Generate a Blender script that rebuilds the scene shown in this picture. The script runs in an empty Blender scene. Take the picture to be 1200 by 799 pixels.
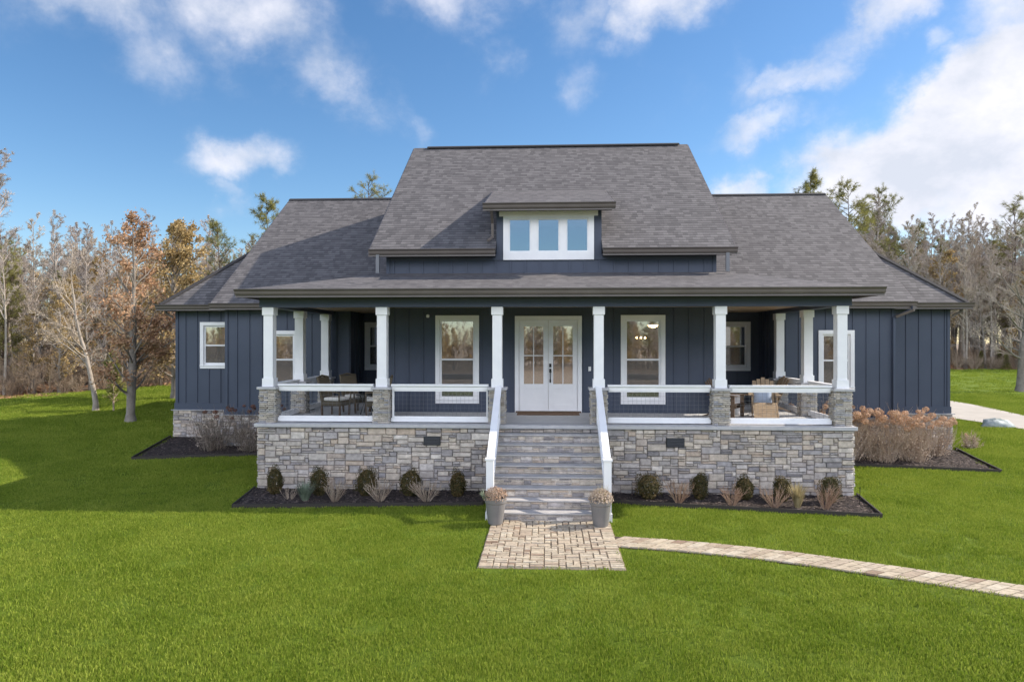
import bpy, math, random
import numpy as np
from mathutils import Vector, Matrix

# ------------------------------------------------------------------ camera, sky, sun
sc = bpy.context.scene
cam = bpy.data.cameras.new("camera"); camo = bpy.data.objects.new("camera", cam)
sc.collection.objects.link(camo); sc.camera = camo
cam.sensor_width = 36.0; cam.lens = 24.0
cam.clip_start = 0.1; cam.clip_end = 2000
YAW = math.atan(41 / 800)
camo.location = (0, -16.26, 3.58)
camo.rotation_euler = (math.radians(90), 0, YAW)
sc.view_settings.view_transform = 'Standard'
sc.view_settings.look = 'None'
sc.view_settings.exposure = 1.08
sc.view_settings.gamma = 1.0

SUN = Vector((4.8, 1.35, 3.75)).normalized()
SUN_EL = math.asin(SUN.z); SUN_AZ = math.atan2(SUN.x, SUN.y)
sl = bpy.data.lights.new("sun", 'SUN'); sl.energy = 3.6; sl.angle = math.radians(0.5)
sl.color = (1.0, 0.90, 0.76)
so = bpy.data.objects.new("sun", sl); sc.collection.objects.link(so)
so.rotation_euler = (-SUN).to_track_quat('-Z', 'Y').to_euler(); so.location = (30, 10, 40)
SKY_STR = 0.08
FILL_CLOUD = 3.6      # extra brightness of the cloud added behind the viewer to fill the shaded facade

world = bpy.data.worlds.new("World"); sc.world = world; world.use_nodes = True
def build_world():
    nt = world.node_tree; N = nt.nodes; L = nt.links
    for n in list(N): N.remove(n)
    out = N.new('ShaderNodeOutputWorld'); bg = N.new('ShaderNodeBackground')
    bg.inputs[1].default_value = SKY_STR
    sky = N.new('ShaderNodeTexSky'); sky.sky_type = 'NISHITA'; sky.sun_disc = False
    sky.sun_elevation = SUN_EL; sky.sun_rotation = SUN_AZ
    sky.air_density = 1.0; sky.dust_density = 0.4; sky.ozone_density = 2.5; sky.altitude = 200
    hsv = N.new('ShaderNodeHueSaturation'); hsv.inputs['Saturation'].default_value = 1.20
    L.new(sky.outputs[0], hsv.inputs['Color'])
    tc = N.new('ShaderNodeTexCoord')
    sep = N.new('ShaderNodeSeparateXYZ'); L.new(tc.outputs['Generated'], sep.inputs[0])
    def M(op, a, b=None, c=None, clamp=False):
        m = N.new('ShaderNodeMath'); m.operation = op; m.use_clamp = clamp
        for i, v in enumerate((a, b, c)):
            if v is None: continue
            if isinstance(v, (int, float)): m.inputs[i].default_value = v
            else: L.new(v, m.inputs[i])
        return m.outputs[0]
    az = M('ARCTAN2', sep.outputs[0], sep.outputs[1])
    el = M('ARCSINE', sep.outputs[2])
    # wispy displacement of the cloud shapes
    def noise(scale, detail, rough, w=0.0, stretch=(1, 1, 1.6), dist=0.0):
        mp = N.new('ShaderNodeMapping'); mp.inputs['Scale'].default_value = stretch
        mp.inputs['Location'].default_value = (w, w * .7, w * 1.3)
        L.new(tc.outputs['Generated'], mp.inputs[0])
        n = N.new('ShaderNodeTexNoise'); n.inputs['Scale'].default_value = scale
        n.inputs['Detail'].default_value = detail; n.inputs['Roughness'].default_value = rough
        n.inputs['Distortion'].default_value = dist
        L.new(mp.outputs[0], n.inputs['Vector']); return n
    nd = noise(9, 6, 0.6, 3.1, (1, 1, 1.1))
    ndc = N.new('ShaderNodeSeparateXYZ'); L.new(nd.outputs['Color'], ndc.inputs[0])
    az2 = M('ADD', az, M('MULTIPLY', M('SUBTRACT', ndc.outputs[0], 0.5), 0.16))
    el2 = M('ADD', el, M('MULTIPLY', M('SUBTRACT', ndc.outputs[1], 0.5), 0.10))
    # cloud banks: azimuth, elevation (deg), half width, half height (deg), tilt (deg), strength
    banks = [(-35, 24, 5.5, 3.0, -24, .78), (-41, 25, 5, 4, -10, .62), (-31, 19.5, 3.5, 2.5, -35, .60),
             (-24, 24, 5.5, 3.6, -12, .80), (-17, 20.0, 5.5, 2.4, -28, .68), (-11.5, 17.5, 2.2, 1.2, -30, .5),
             (-24.5, 13.8, 4.2, 1.5, 12, 1.0), (-26.5, 11.2, 1.3, 2.2, 0, .62),
             (-7.5, 27, 7.0, 2.5, 0, .72), (-4.5, 23.2, 2.4, 1.8, -50, .58), (3.0, 25.2, 4.5, 2.0, 10, .62),
             (9.8, 26.3, 3.8, 2.2, 25, 1.15), (3.0, 20.0, 2.4, 1.8, 60, .62), (8.5, 20, 3.5, 2.8, 0, .40),
             (17.5, 16.2, 4.0, 1.4, 12, .98), (20.0, 19.3, 4.0, 1.3, 20, .86), (26.5, 23.5, 4.0, 1.7, 35, .98),
             (29, 20.2, 1.2, 1.0, 0, .72), (15.8, 19.0, 1.5, 3.0, 0, .48), (22, 21, 3.4, 1.6, 30, .7),
             (15.6, 12.2, 1.6, 1.2, 0, .8), (27, 12.6, 6.0, 2.6, 16, 2.2), (31.0, 16.0, 4.6, 2.4, 30, 2.4),
             (38.5, 17, 6.5, 4.2, 30, 2.2), (42, 23, 8.0, 5.0, 35, 2.0), (37, 11, 10, 3.4, 0, 1.6),
             (-48, 12, 5, 2, 0, .5), (60, 16, 10, 6, 0, 1.2), (-70, 18, 12, 5, 0, .9)]
    tot = None
    for (a, e, w, h, t, s) in banks:
        a, e, w, h, t = [math.radians(q) for q in (a, e, w, h, t)]
        da = M('MULTIPLY', M('SUBTRACT', az2, a), math.cos(e)); de = M('SUBTRACT', el2, e)
        ct, st = math.cos(t), math.sin(t)
        w *= 1.2; h *= 1.25
        p = M('MULTIPLY_ADD', da, ct / w, M('MULTIPLY', de, st / w))
        q = M('MULTIPLY_ADD', da, -st / h, M('MULTIPLY', de, ct / h))
        r2 = M('ADD', M('MULTIPLY', p, p), M('MULTIPLY', q, q))
        f = M('MULTIPLY', M('POWER', 2.718, M('MULTIPLY', r2, -0.8)), s)
        tot = f if tot is None else M('MAXIMUM', tot, f)
    n1 = noise(10, 9, 0.60, 0.0, (1, 1, 1.15), 0.15)
    n2 = noise(3.0, 6, 0.55, 7.7, (1, 1, 2.4))
    # other parts of the sky dome get loose drifting cloud
    side = M('MULTIPLY', M('GREATER_THAN', M('ABSOLUTE', az), 1.0), 0.42)
    gen = M('MULTIPLY', M('MULTIPLY', side, M('MULTIPLY_ADD', n2.outputs[0], 3.2, -1.2)), 1.0, None, True)
    tot = M('ADD', tot, gen)
    dens = M('ADD', M('MULTIPLY', tot, 1.05), M('MULTIPLY', M('SUBTRACT', n1.outputs[0], 0.5), 1.5))
    mr = N.new('ShaderNodeMapRange'); mr.interpolation_type = 'SMOOTHERSTEP'
    mr.inputs['From Min'].default_value = 0.20; mr.inputs['From Max'].default_value = 1.45
    L.new(dens, mr.inputs['Value'])
    dens2 = M('MULTIPLY', mr.outputs[0], M('MULTIPLY', tot, 1.6, None, True))
    # thick cloud is a little greyer away from its bright tops
    n3 = noise(8, 7, 0.6, 1.9, (1, 1, 1.5), 0.1)
    cr = N.new('ShaderNodeValToRGB'); L.new(n3.outputs[0], cr.inputs[0])
    cr.color_ramp.elements[0].position = 0.36; cr.color_ramp.elements[0].color = (4.45, 4.75, 5.45, 1)
    cr.color_ramp.elements[1].position = 0.60; cr.color_ramp.elements[1].color = (6.0, 6.0, 6.5, 1)
    # unseen cloud band added behind the viewer, over-bright to light the house front
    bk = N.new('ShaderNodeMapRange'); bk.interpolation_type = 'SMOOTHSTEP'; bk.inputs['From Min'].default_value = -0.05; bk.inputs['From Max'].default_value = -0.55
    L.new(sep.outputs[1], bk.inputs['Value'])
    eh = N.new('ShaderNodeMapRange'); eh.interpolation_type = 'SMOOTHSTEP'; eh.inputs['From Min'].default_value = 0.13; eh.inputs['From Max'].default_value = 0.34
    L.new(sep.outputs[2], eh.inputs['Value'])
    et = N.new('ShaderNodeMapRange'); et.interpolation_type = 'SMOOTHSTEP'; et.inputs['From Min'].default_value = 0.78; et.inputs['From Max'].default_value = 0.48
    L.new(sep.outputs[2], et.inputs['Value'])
    fill_cloud = M('MULTIPLY', M('MULTIPLY', bk.outputs[0], M('MULTIPLY', eh.outputs[0], et.outputs[0])), M('MULTIPLY_ADD', n2.outputs[0], 2.4, -0.2, True))
    dens2 = M('MAXIMUM', dens2, fill_cloud)
    bright = M('MULTIPLY_ADD', fill_cloud, FILL_CLOUD, 1.0)
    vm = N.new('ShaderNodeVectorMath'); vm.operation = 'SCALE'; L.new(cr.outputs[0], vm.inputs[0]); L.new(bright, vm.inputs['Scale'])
    mix = N.new('ShaderNodeMix'); mix.data_type = 'RGBA'
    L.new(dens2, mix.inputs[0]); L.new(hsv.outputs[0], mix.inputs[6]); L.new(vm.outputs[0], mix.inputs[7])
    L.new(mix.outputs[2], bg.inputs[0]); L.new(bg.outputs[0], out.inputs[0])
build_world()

# ------------------------------------------------------------------ helpers
COL = sc.collection
R = random.Random(7)
SM = {}

def tag(o, label=None, cat=None, group=None, kind=None):
    if label: o['label'] = label
    if cat: o['category'] = cat
    if group: o['group'] = group
    if kind: o['kind'] = kind
    return o

def empty(name, loc=(0, 0, 0), rz=0.0, label=None, cat=None, group=None, link=True):
    o = bpy.data.objects.new(name, None); o.location = loc; o.rotation_euler = (0, 0, rz)
    o.empty_display_size = 0.2
    if link: COL.objects.link(o)
    return tag(o, label, cat, group)

class MB:
    def __init__(s): s.v = []; s.f = []; s.uv = {}; s.sm = False
    def face(s, pts, uv=None):
        b = len(s.v); s.v += [tuple(p) for p in pts]; s.f.append(tuple(range(b, b + len(pts))))
        if uv: s.uv[len(s.f) - 1] = uv
    def box(s, x0, x1, y0, y1, z0, z1):
        b = len(s.v)
        s.v += [(x0, y0, z0), (x1, y0, z0), (x1, y1, z0), (x0, y1, z0), (x0, y0, z1), (x1, y0, z1), (x1, y1, z1), (x0, y1, z1)]
        for q in ((0, 3, 2, 1), (4, 5, 6, 7), (0, 1, 5, 4), (1, 2, 6, 5), (2, 3, 7, 6), (3, 0, 4, 7)):
            s.f.append(tuple(b + i for i in q))
    def hexa(s, p):          # 8 points: bottom ring then top ring
        b = len(s.v); s.v += [tuple(q) for q in p]
        for q in ((0, 3, 2, 1), (4, 5, 6, 7), (0, 1, 5, 4), (1, 2, 6, 5), (2, 3, 7, 6), (3, 0, 4, 7)):
            s.f.append(tuple(b + i for i in q))
    def beam(s, a, b_, w, h, up=(0, 0, 1)):
        a = Vector(a); b_ = Vector(b_); d = (b_ - a).normalized(); up = Vector(up)
        x = d.cross(up)
        if x.length < 1e-4: x = d.cross(Vector((0, 1, 0)))
        x.normalize(); u = x.cross(d).normalized(); x *= w / 2; u *= h / 2
        s.hexa([a - x - u, a + x - u, b_ + x - u, b_ - x - u, a - x + u, a + x + u, b_ + x + u, b_ - x + u])
    def tube(s, pts, rad, n=6, cap=True):
        rings = []; prev = None
        for i, p in enumerate(pts):
            p = Vector(p)
            if i == 0: d = Vector(pts[1]) - p
            elif i == len(pts) - 1: d = p - Vector(pts[i - 1])
            else: d = Vector(pts[i + 1]) - Vector(pts[i - 1])
            d.normalize()
            if prev is None:
                prev = d.orthogonal().normalized()
            x = (prev - d * prev.dot(d))
            if x.length < 1e-4: x = d.orthogonal()
            x.normalize(); prev = x; y = d.cross(x)
            r = rad[i] if isinstance(rad, (list, tuple)) else rad
            b = len(s.v)
            for k in range(n):
                a = 2 * math.pi * k / n
                s.v.append(tuple(p + x * (math.cos(a) * r) + y * (math.sin(a) * r)))
            rings.append(b)
        for a, b in zip(rings, rings[1:]):
            for k in range(n):
                k2 = (k + 1) % n
                s.f.append((a + k, a + k2, b + k2, b + k))
        if cap and n > 3:
            s.f.append(tuple(rings[0] + k for k in reversed(range(n)))); s.f.append(tuple(rings[-1] + k for k in range(n)))
    def lathe(s, c, prof, n=24):
        rings = []
        for r, z in prof:
            b = len(s.v)
            for k in range(n):
                a = 2 * math.pi * k / n
                s.v.append((c[0] + r * math.cos(a), c[1] + r * math.sin(a), c[2] + z))
            rings.append(b)
        for a, b in zip(rings, rings[1:]):
            for k in range(n):
                k2 = (k + 1) % n; s.f.append((a + k, a + k2, b + k2, b + k))
        s.f.append(tuple(rings[-1] + k for k in range(n))); s.f.append(tuple(rings[0] + k for k in reversed(range(n))))
    def mesh(s, name, mat, smooth=False):
        me = bpy.data.meshes.new(name); me.from_pydata(s.v, [], s.f)
        if s.uv:
            ul = me.uv_layers.new(name="UVMap")
            for pi, uv in s.uv.items():
                p = me.polygons[pi]
                for k, li in enumerate(p.loop_indices): ul.data[li].uv = uv[k]
        if mat: me.materials.append(mat)
        if smooth: me.polygons.foreach_set('use_smooth', [True] * len(me.polygons))
        me.update(); return me
    def build(s, name, mat, parent=None, smooth=False, link=True, bevel=0.0):
        o = bpy.data.objects.new(name, s.mesh(name, mat, smooth))
        if link: COL.objects.link(o)
        if parent: o.parent = parent
        if bevel:
            m = o.modifiers.new('bevel', 'BEVEL'); m.width = bevel; m.segments = 2; m.limit_method = 'ANGLE'
        return o

def copy_tree(root, loc, rz, scale=1.0, label=None, group=None, name=None):
    r = root.copy(); COL.objects.link(r); r.location = loc; r.rotation_euler = (0, 0, rz)
    r.scale = (scale, scale, scale) if isinstance(scale, (int, float)) else scale
    if label: r['label'] = label
    if group: r['group'] = group
    for ch in root.children:
        c = ch.copy(); COL.objects.link(c); c.parent = r
        for g in ch.children:
            d = g.copy(); COL.objects.link(d); d.parent = c
    return r

# ------------------------------------------------------------------ materials
def mat(name, base=(.5, .5, .5), rough=.6, metal=0.0, spec=0.5):
    m = bpy.data.materials.new(name); m.use_nodes = True
    b = m.node_tree.nodes['Principled BSDF']
    b.inputs['Base Color'].default_value = (*base, 1); b.inputs['Roughness'].default_value = rough
    b.inputs['Metallic'].default_value = metal; b.inputs['Specular IOR Level'].default_value = spec
    return m
def nodes(m): return m.node_tree.nodes, m.node_tree.links, m.node_tree.nodes['Principled BSDF']
def ramp(N, stops):
    r = N.new('ShaderNodeValToRGB'); e = r.color_ramp.elements
    while len(e) < len(stops): e.new(0.5)
    for i, (p, c) in enumerate(stops): e[i].position = p; e[i].color = (*c, 1)
    return r
def noise(N, L, scale, detail=4, rough=.55, coord='Object', vec=None, dist=0.0):
    n = N.new('ShaderNodeTexNoise'); n.inputs['Scale'].default_value = scale; n.inputs['Detail'].default_value = detail
    n.inputs['Roughness'].default_value = rough; n.inputs['Distortion'].default_value = dist
    if vec is None:
        tc = N.new('ShaderNodeTexCoord'); vec = tc.outputs[coord]
    L.new(vec, n.inputs['Vector']); return n
def worldpos(N):
    return N.new('ShaderNodeNewGeometry').outputs['Position']
def bump(N, L, bsdf, h, strength=.3, dist=.01, normal=None):
    b = N.new('ShaderNodeBump'); b.inputs['Strength'].default_value = strength; b.inputs['Distance'].default_value = dist
    L.new(h, b.inputs['Height']); L.new(b.outputs[0], bsdf.inputs['Normal']); return b
def mix(N, L, fac, a, b, mode='MIX'):
    m = N.new('ShaderNodeMix'); m.data_type = 'RGBA'; m.blend_type = mode
    for i, v in ((0, fac), (6, a), (7, b)):
        if isinstance(v, (int, float)): m.inputs[i].default_value = v
        elif isinstance(v, tuple): m.inputs[i].default_value = (*v, 1)
        else: L.new(v, m.inputs[i])
    return m.outputs[2]

def varied(name, c0, c1, scale, rough=.6, detail=4, bs=0.0, bd=.01, bscale=None, spec=.4, c2=None):
    m = mat(name, c0, rough, 0, spec); N, L, B = nodes(m)
    n = noise(N, L, scale, detail, .6, vec=worldpos(N))
    st = [(.3, c0), (.7, c1)] if c2 is None else [(.28, c0), (.5, c1), (.72, c2)]
    r = ramp(N, st); L.new(n.outputs[0], r.inputs[0]); L.new(r.outputs[0], B.inputs['Base Color'])
    if bs:
        n2 = noise(N, L, bscale or scale * 4, 5, .6, vec=worldpos(N)); bump(N, L, B, n2.outputs[0], bs, bd)
    return m

def island(name, stops, rough=.75, nscale=14, amt=.35, bs=.5, bd=.008):
    m = mat(name, (.3, .3, .3), rough, 0, .3); N, L, B = nodes(m)
    g = N.new('ShaderNodeNewGeometry')
    r = ramp(N, stops); L.new(g.outputs['Random Per Island'], r.inputs[0])
    n = noise(N, L, nscale, 6, .65, vec=g.outputs['Position'])
    r2 = ramp(N, [(.25, (1 - amt,) * 3), (.75, (1 + amt * .6,) * 3)]); L.new(n.outputs[0], r2.inputs[0])
    c = mix(N, L, 1.0, r.outputs[0], r2.outputs[0], 'MULTIPLY'); L.new(c, B.inputs['Base Color'])
    n2 = noise(N, L, nscale * 2.5, 6, .65, vec=g.outputs['Position']); bump(N, L, B, n2.outputs[0], bs, bd)
    return m

M_SIDE = varied('siding_paint', (.050, .063, .096), (.058, .072, .108), 1.6, .5, 5, .12, .002, 60)
M_TRIM = varied('white_trim_paint', (.76, .76, .78), (.82, .82, .83), 3, .45, 3, .05, .002, 40)
M_GUT = varied('gutter_paint', (.115, .098, .092), (.14, .12, .112), 2, .38)
M_FASC = mat('soffit_paint', (.030, .030, .036), .6)
M_WOODCEIL = varied('ceiling_boards', (.46, .31, .20), (.54, .38, .26), 3, .5)
M_STONE = island('field_stone', [(0, (.23, .215, .22)), (.15, (.40, .365, .355)), (.32, (.55, .475, .39)), (.5, (.35, .33, .335)), (.66, (.62, .55, .48)), (.8, (.49, .395, .315)), (.9, (.43, .395, .39)), (1, (.70, .635, .57))], .8, 9, .42, .9, .016)
M_LEDGE = island('ledge_stone', [(0, (.30, .26, .21)), (.25, (.46, .42, .36)), (.5, (.34, .34, .37)), (.75, (.56, .50, .42)), (1, (.42, .38, .34))], .8, 14, .35, .7, .012)
M_MORTAR = varied('mortar', (.15, .145, .14), (.21, .20, .19), 20, .9)
M_CAP = varied('cap_stone', (.38, .38, .40), (.48, .47, .47), 5, .7, 5, .3, .004, 30)
M_TREAD = varied('tread_stone', (.35, .335, .33), (.46, .44, .43), 6, .7, 6, .4, .004, 25)
M_FLOOR = varied('porch_floor_stone', (.44, .44, .45), (.54, .535, .53), 4, .55, 5, .1, .003, 25)
M_PAVER = island('paver_blocks', [(0, (.24, .165, .115)), (.12, (.40, .33, .245)), (.45, (.47, .40, .30)), (.65, (.36, .285, .215)), (.85, (.50, .44, .345)), (1, (.29, .21, .15))], .85, 16, .4, .4, .005)
M_JOINT = varied('joint_sand', (.26, .20, .14), (.34, .27, .19), 15, .95)
M_CONC = varied('drive_concrete', (.38, .345, .30), (.46, .42, .37), 1.2, .8, 6, .1, .002, 50)
M_BLACK = mat('black_metal', (.012, .012, .013), .4, .4)
M_VENT = mat('vent_metal', (.035, .037, .042), .5, .3)
M_WICK = varied('wicker_weave', (.07, .055, .038), (.13, .105, .07), 60, .8, 2, .8, .01, 90)
M_CUSH = varied('cushion_cloth', (.62, .60, .57), (.70, .68, .64), 8, .9, 4, .2, .003, 80)
M_BLUEC = varied('blue_grey_cloth', (.28, .34, .44), (.34, .40, .50), 8, .9, 4, .2, .003, 80)
M_CHWOOD = varied('weathered_chair_wood', (.23, .165, .105), (.34, .255, .17), 7, .7, 6, .3, .003, 60)
M_DKWOOD = varied('dark_wood', (.07, .045, .028), (.12, .075, .045), 9, .6)
M_POT = varied('planter_resin', (.15, .145, .145), (.19, .18, .175), 4, .55, 4, .1, .003, 30)
M_MAT = varied('coir', (.13, .075, .04), (.19, .11, .06), 50, .95, 2, .6, .01, 90)
M_ROCK = varied('rock', (.16, .20, .20), (.50, .54, .54), 4, .8, 6, .6, .02, 9)
M_SOIL = varied('soil', (.04, .03, .02), (.07, .05, .035), 20, .95)
M_INT = varied('interior_paint', (.45, .38, .30), (.50, .42, .33), 1, .8)
M_MULCH = varied('bark_mulch_ground', (.028, .022, .022), (.075, .055, .048), 30, .95, 5, 1.0, .03, 60)
M_EDGE = mat('bed_edging', (.03, .024, .02), .7)
M_CHIP = island('mulch_chips', [(0, (.022, .018, .020)), (.4, (.06, .045, .042)), (.7, (.11, .085, .072)), (1, (.22, .17, .15))], .9, 30, .3, .2, .003)

# glass: clear pane that mirrors part of what is in front of it
def glass(name, refl=.4, tint=(.75, .78, .76)):
    m = bpy.data.materials.new(name); m.use_nodes = True; N, L = m.node_tree.nodes, m.node_tree.links
    for n in list(N): N.remove(n)
    o = N.new('ShaderNodeOutputMaterial'); tr = N.new('ShaderNodeBsdfTransparent'); gl = N.new('ShaderNodeBsdfGlossy')
    tr.inputs[0].default_value = (*tint, 1); gl.inputs['Roughness'].default_value = .02; gl.inputs[0].default_value = (.95, .97, 1, 1)
    n = noise(N, L, 1.3, 1, .4, vec=worldpos(N)); b = N.new('ShaderNodeBump'); b.inputs['Strength'].default_value = .08; b.inputs['Distance'].default_value = .01
    L.new(n.outputs[0], b.inputs['Height']); L.new(b.outputs[0], gl.inputs['Normal'])
    fr = N.new('ShaderNodeLayerWeight'); fr.inputs[0].default_value = .3
    mr = N.new('ShaderNodeMapRange'); mr.inputs['To Min'].default_value = refl; mr.inputs['To Max'].default_value = 1.0
    L.new(fr.outputs['Fresnel'], mr.inputs[0])
    mx = N.new('ShaderNodeMixShader'); L.new(mr.outputs[0], mx.inputs[0]); L.new(tr.outputs[0], mx.inputs[1]); L.new(gl.outputs[0], mx.inputs[2])
    L.new(mx.outputs[0], o.inputs[0]); return m
M_GLASS = glass('window_glass', .38)
def screen_mat():
    m = bpy.data.materials.new('insect_screen'); m.use_nodes = True; N, L, B = nodes(m)
    B.inputs['Base Color'].default_value = (.16, .15, .14, 1); B.inputs['Roughness'].default_value = .8
    tr = N.new('ShaderNodeBsdfTransparent'); mx = N.new('ShaderNodeMixShader'); mx.inputs[0].default_value = .3
    L.new(tr.outputs[0], mx.inputs[1]); L.new(B.outputs[0], mx.inputs[2]); L.new(mx.outputs[0], N['Material Output'].inputs[0]); return m
M_SCREEN = screen_mat()

def shingle_mat():
    m = mat('roof_shingles', (.1, .1, .1), .85, 0, .25); N, L, B = nodes(m)
    uv = N.new('ShaderNodeUVMap'); uv.uv_map = 'UVMap'
    br = N.new('ShaderNodeTexBrick'); br.offset = .37; br.offset_frequency = 2; br.squash = .7; br.squash_frequency = 3
    br.inputs['Color1'].default_value = (0, 0, 0, 1); br.inputs['Color2'].default_value = (1, 1, 1, 1); br.inputs['Mortar'].default_value = (.5, .5, .5, 1)
    br.inputs['Scale'].default_value = 1; br.inputs['Mortar Size'].default_value = .0; br.inputs['Bias'].default_value = 0
    br.inputs['Brick Width'].default_value = .19; br.inputs['Row Height'].default_value = .143
    L.new(uv.outputs[0], br.inputs['Vector'])
    r = ramp(N, [(0, (.092, .087, .090)), (.35, (.114, .107, .110)), (.65, (.130, .122, .125)), (1, (.156, .147, .149))]); L.new(br.outputs[0], r.inputs[0])
    n = noise(N, L, 45, 5, .7, vec=uv.outputs[0]); r2 = ramp(N, [(.3, (.72,) * 3), (.7, (1.2,) * 3)]); L.new(n.outputs[0], r2.inputs[0])
    c = mix(N, L, 1.0, r.outputs[0], r2.outputs[0], 'MULTIPLY')
    n4 = noise(N, L, .9, 5, .6, vec=uv.outputs[0]); r4 = ramp(N, [(.3, (.95,) * 3), (.7, (1.05,) * 3)]); L.new(n4.outputs[0], r4.inputs[0])
    c = mix(N, L, 1.0, c, r4.outputs[0], 'MULTIPLY')
    # butt line of each course
    sp = N.new('ShaderNodeSeparateXYZ'); L.new(uv.outputs[0], sp.inputs[0])
    d = N.new('ShaderNodeMath'); d.operation = 'DIVIDE'; L.new(sp.outputs[1], d.inputs[0]); d.inputs[1].default_value = .143
    f = N.new('ShaderNodeMath'); f.operation = 'FRACT'; L.new(d.outputs[0], f.inputs[0])
    rr = ramp(N, [(0, (.45,) * 3), (.16, (.52,) * 3), (.26, (1,) * 3), (1, (1,) * 3)]); L.new(f.outputs[0], rr.inputs[0])
    c = mix(N, L, 1.0, c, rr.outputs[0], 'MULTIPLY'); L.new(c, B.inputs['Base Color'])
    inv = N.new('ShaderNodeMath'); inv.operation = 'SUBTRACT'; inv.inputs[0].default_value = 1; L.new(f.outputs[0], inv.inputs[1])
    add = N.new('ShaderNodeMath'); add.operation = 'MULTIPLY_ADD'; L.new(br.outputs[0], add.inputs[0]); add.inputs[1].default_value = .6; L.new(inv.outputs[0], add.inputs[2])
    bump(N, L, B, add.outputs[0], .6, .012)
    return m
M_SHING = shingle_mat()

def leafy(name, stops, wscale=.35, trans=.3, rough=.7, rnd='island', vary=.55):
    m = bpy.data.materials.new(name); m.use_nodes = True; N, L, B = nodes(m)
    B.inputs['Roughness'].default_value = rough; B.inputs['Specular IOR Level'].default_value = .2
    g = N.new('ShaderNodeNewGeometry'); n = noise(N, L, wscale, 3, .6, vec=g.outputs['Position'])
    if rnd == 'island': s = g.outputs['Random Per Island']
    else:
        oi = N.new('ShaderNodeObjectInfo'); s = oi.outputs['Random']
    a = N.new('ShaderNodeMath'); a.operation = 'MULTIPLY_ADD'; L.new(s, a.inputs[0]); a.inputs[1].default_value = vary
    b = N.new('ShaderNodeMath'); b.operation = 'MULTIPLY_ADD'; L.new(n.outputs[0], b.inputs[0]); b.inputs[1].default_value = 1.1; b.inputs[2].default_value = -.33
    L.new(b.outputs[0], a.inputs[2])
    r = ramp(N, stops); L.new(a.outputs[0], r.inputs[0]); L.new(r.outputs[0], B.inputs['Base Color'])
    t = N.new('ShaderNodeBsdfTranslucent'); L.new(r.outputs[0], t.inputs[0])
    mx = N.new('ShaderNodeMixShader'); mx.inputs[0].default_value = trans
    L.new(B.outputs[0], mx.inputs[1]); L.new(t.outputs[0], mx.inputs[2])
    L.new(mx.outputs[0], N['Material Output'].inputs[0]); return m

M_BLADE = leafy('grass_blades', [(0, (.080, .125, .010)), (.35, (.135, .205, .016)), (.65, (.185, .255, .024)), (1, (.30, .35, .055))], .6, .35, .6, vary=.95)
M_OAKLEAF = leafy('dry_oak_leaves', [(0, (.26, .14, .08)), (.4, (.44, .26, .15)), (.7, (.56, .36, .22)), (1, (.66, .48, .33))], .8, .3)
M_TANLEAF = leafy('tan_leaves', [(0, (.24, .16, .07)), (.4, (.38, .27, .12)), (.7, (.50, .37, .18)), (1, (.60, .47, .27))], .6, .3)
M_YELLOW = leafy('yellow_green_leaves', [(0, (.13, .15, .04)), (.5, (.26, .26, .08)), (1, (.36, .33, .12))], .8, .3)
M_PINE = leafy('pine_needles', [(0, (.11, .115, .035)), (.4, (.21, .205, .065)), (.7, (.30, .28, .10)), (1, (.40, .36, .15))], .5, .4)
M_BOX = leafy('boxwood_leaves', [(0, (.030, .034, .012)), (.4, (.065, .062, .024)), (.7, (.12, .085, .035)), (1, (.20, .13, .055))], 3.0, .15)
M_DRY = leafy('dried_stems', [(0, (.28, .20, .15)), (.5, (.48, .38, .29)), (1, (.68, .57, .46))], 2.0, .15)
M_RDRY = leafy('russet_stems', [(0, (.25, .15, .10)), (.5, (.40, .27, .19)), (1, (.54, .40, .30))], 2.0, .15)
M_HEAD = leafy('dried_flower_heads', [(0, (.34, .20, .12)), (.4, (.52, .33, .21)), (.75, (.66, .46, .32)), (1, (.78, .60, .45))], 3.0, .25)
M_DKHEAD = leafy('russet_flower_heads', [(0, (.10, .04, .03)), (.5, (.18, .08, .055)), (1, (.27, .14, .10))], 3.0, .2)
M_GREYST = leafy('grey_brown_stems', [(0, (.16, .125, .10)), (.5, (.27, .22, .18)), (1, (.38, .32, .27))], 2.0, .1)
M_SAGE = leafy('sage_leaves', [(0, (.12, .16, .11)), (.5, (.20, .25, .18)), (1, (.30, .34, .26))], 3.0, .2)
M_STRAW = leafy('straw_blades', [(0, (.24, .20, .10)), (.5, (.40, .33, .18)), (1, (.55, .47, .28))], 3.0, .3)
M_BARK = varied('grey_bark', (.14, .12, .10), (.28, .25, .22), 3.5, .9, 6, .6, .02, 14)
M_BARKL = varied('pale_bark', (.22, .19, .16), (.42, .37, .32), 3.0, .9, 6, .5, .02, 14)
M_PBARK = varied('pine_bark', (.085, .06, .045), (.18, .135, .10), 3.5, .9, 6, .6, .02, 12)
M_TWIG = leafy('bare_twigs', [(0, (.25, .205, .18)), (.5, (.42, .36, .32)), (1, (.58, .51, .46))], .25, .05)
M_TWIGP = leafy('pale_twigs', [(0, (.30, .24, .19)), (.5, (.44, .37, .30)), (1, (.56, .49, .41))], .25, .05)
M_BRUSH = leafy('brush_twigs', [(0, (.18, .13, .09)), (.5, (.32, .245, .18)), (1, (.46, .36, .27))], .25, .1)

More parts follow.
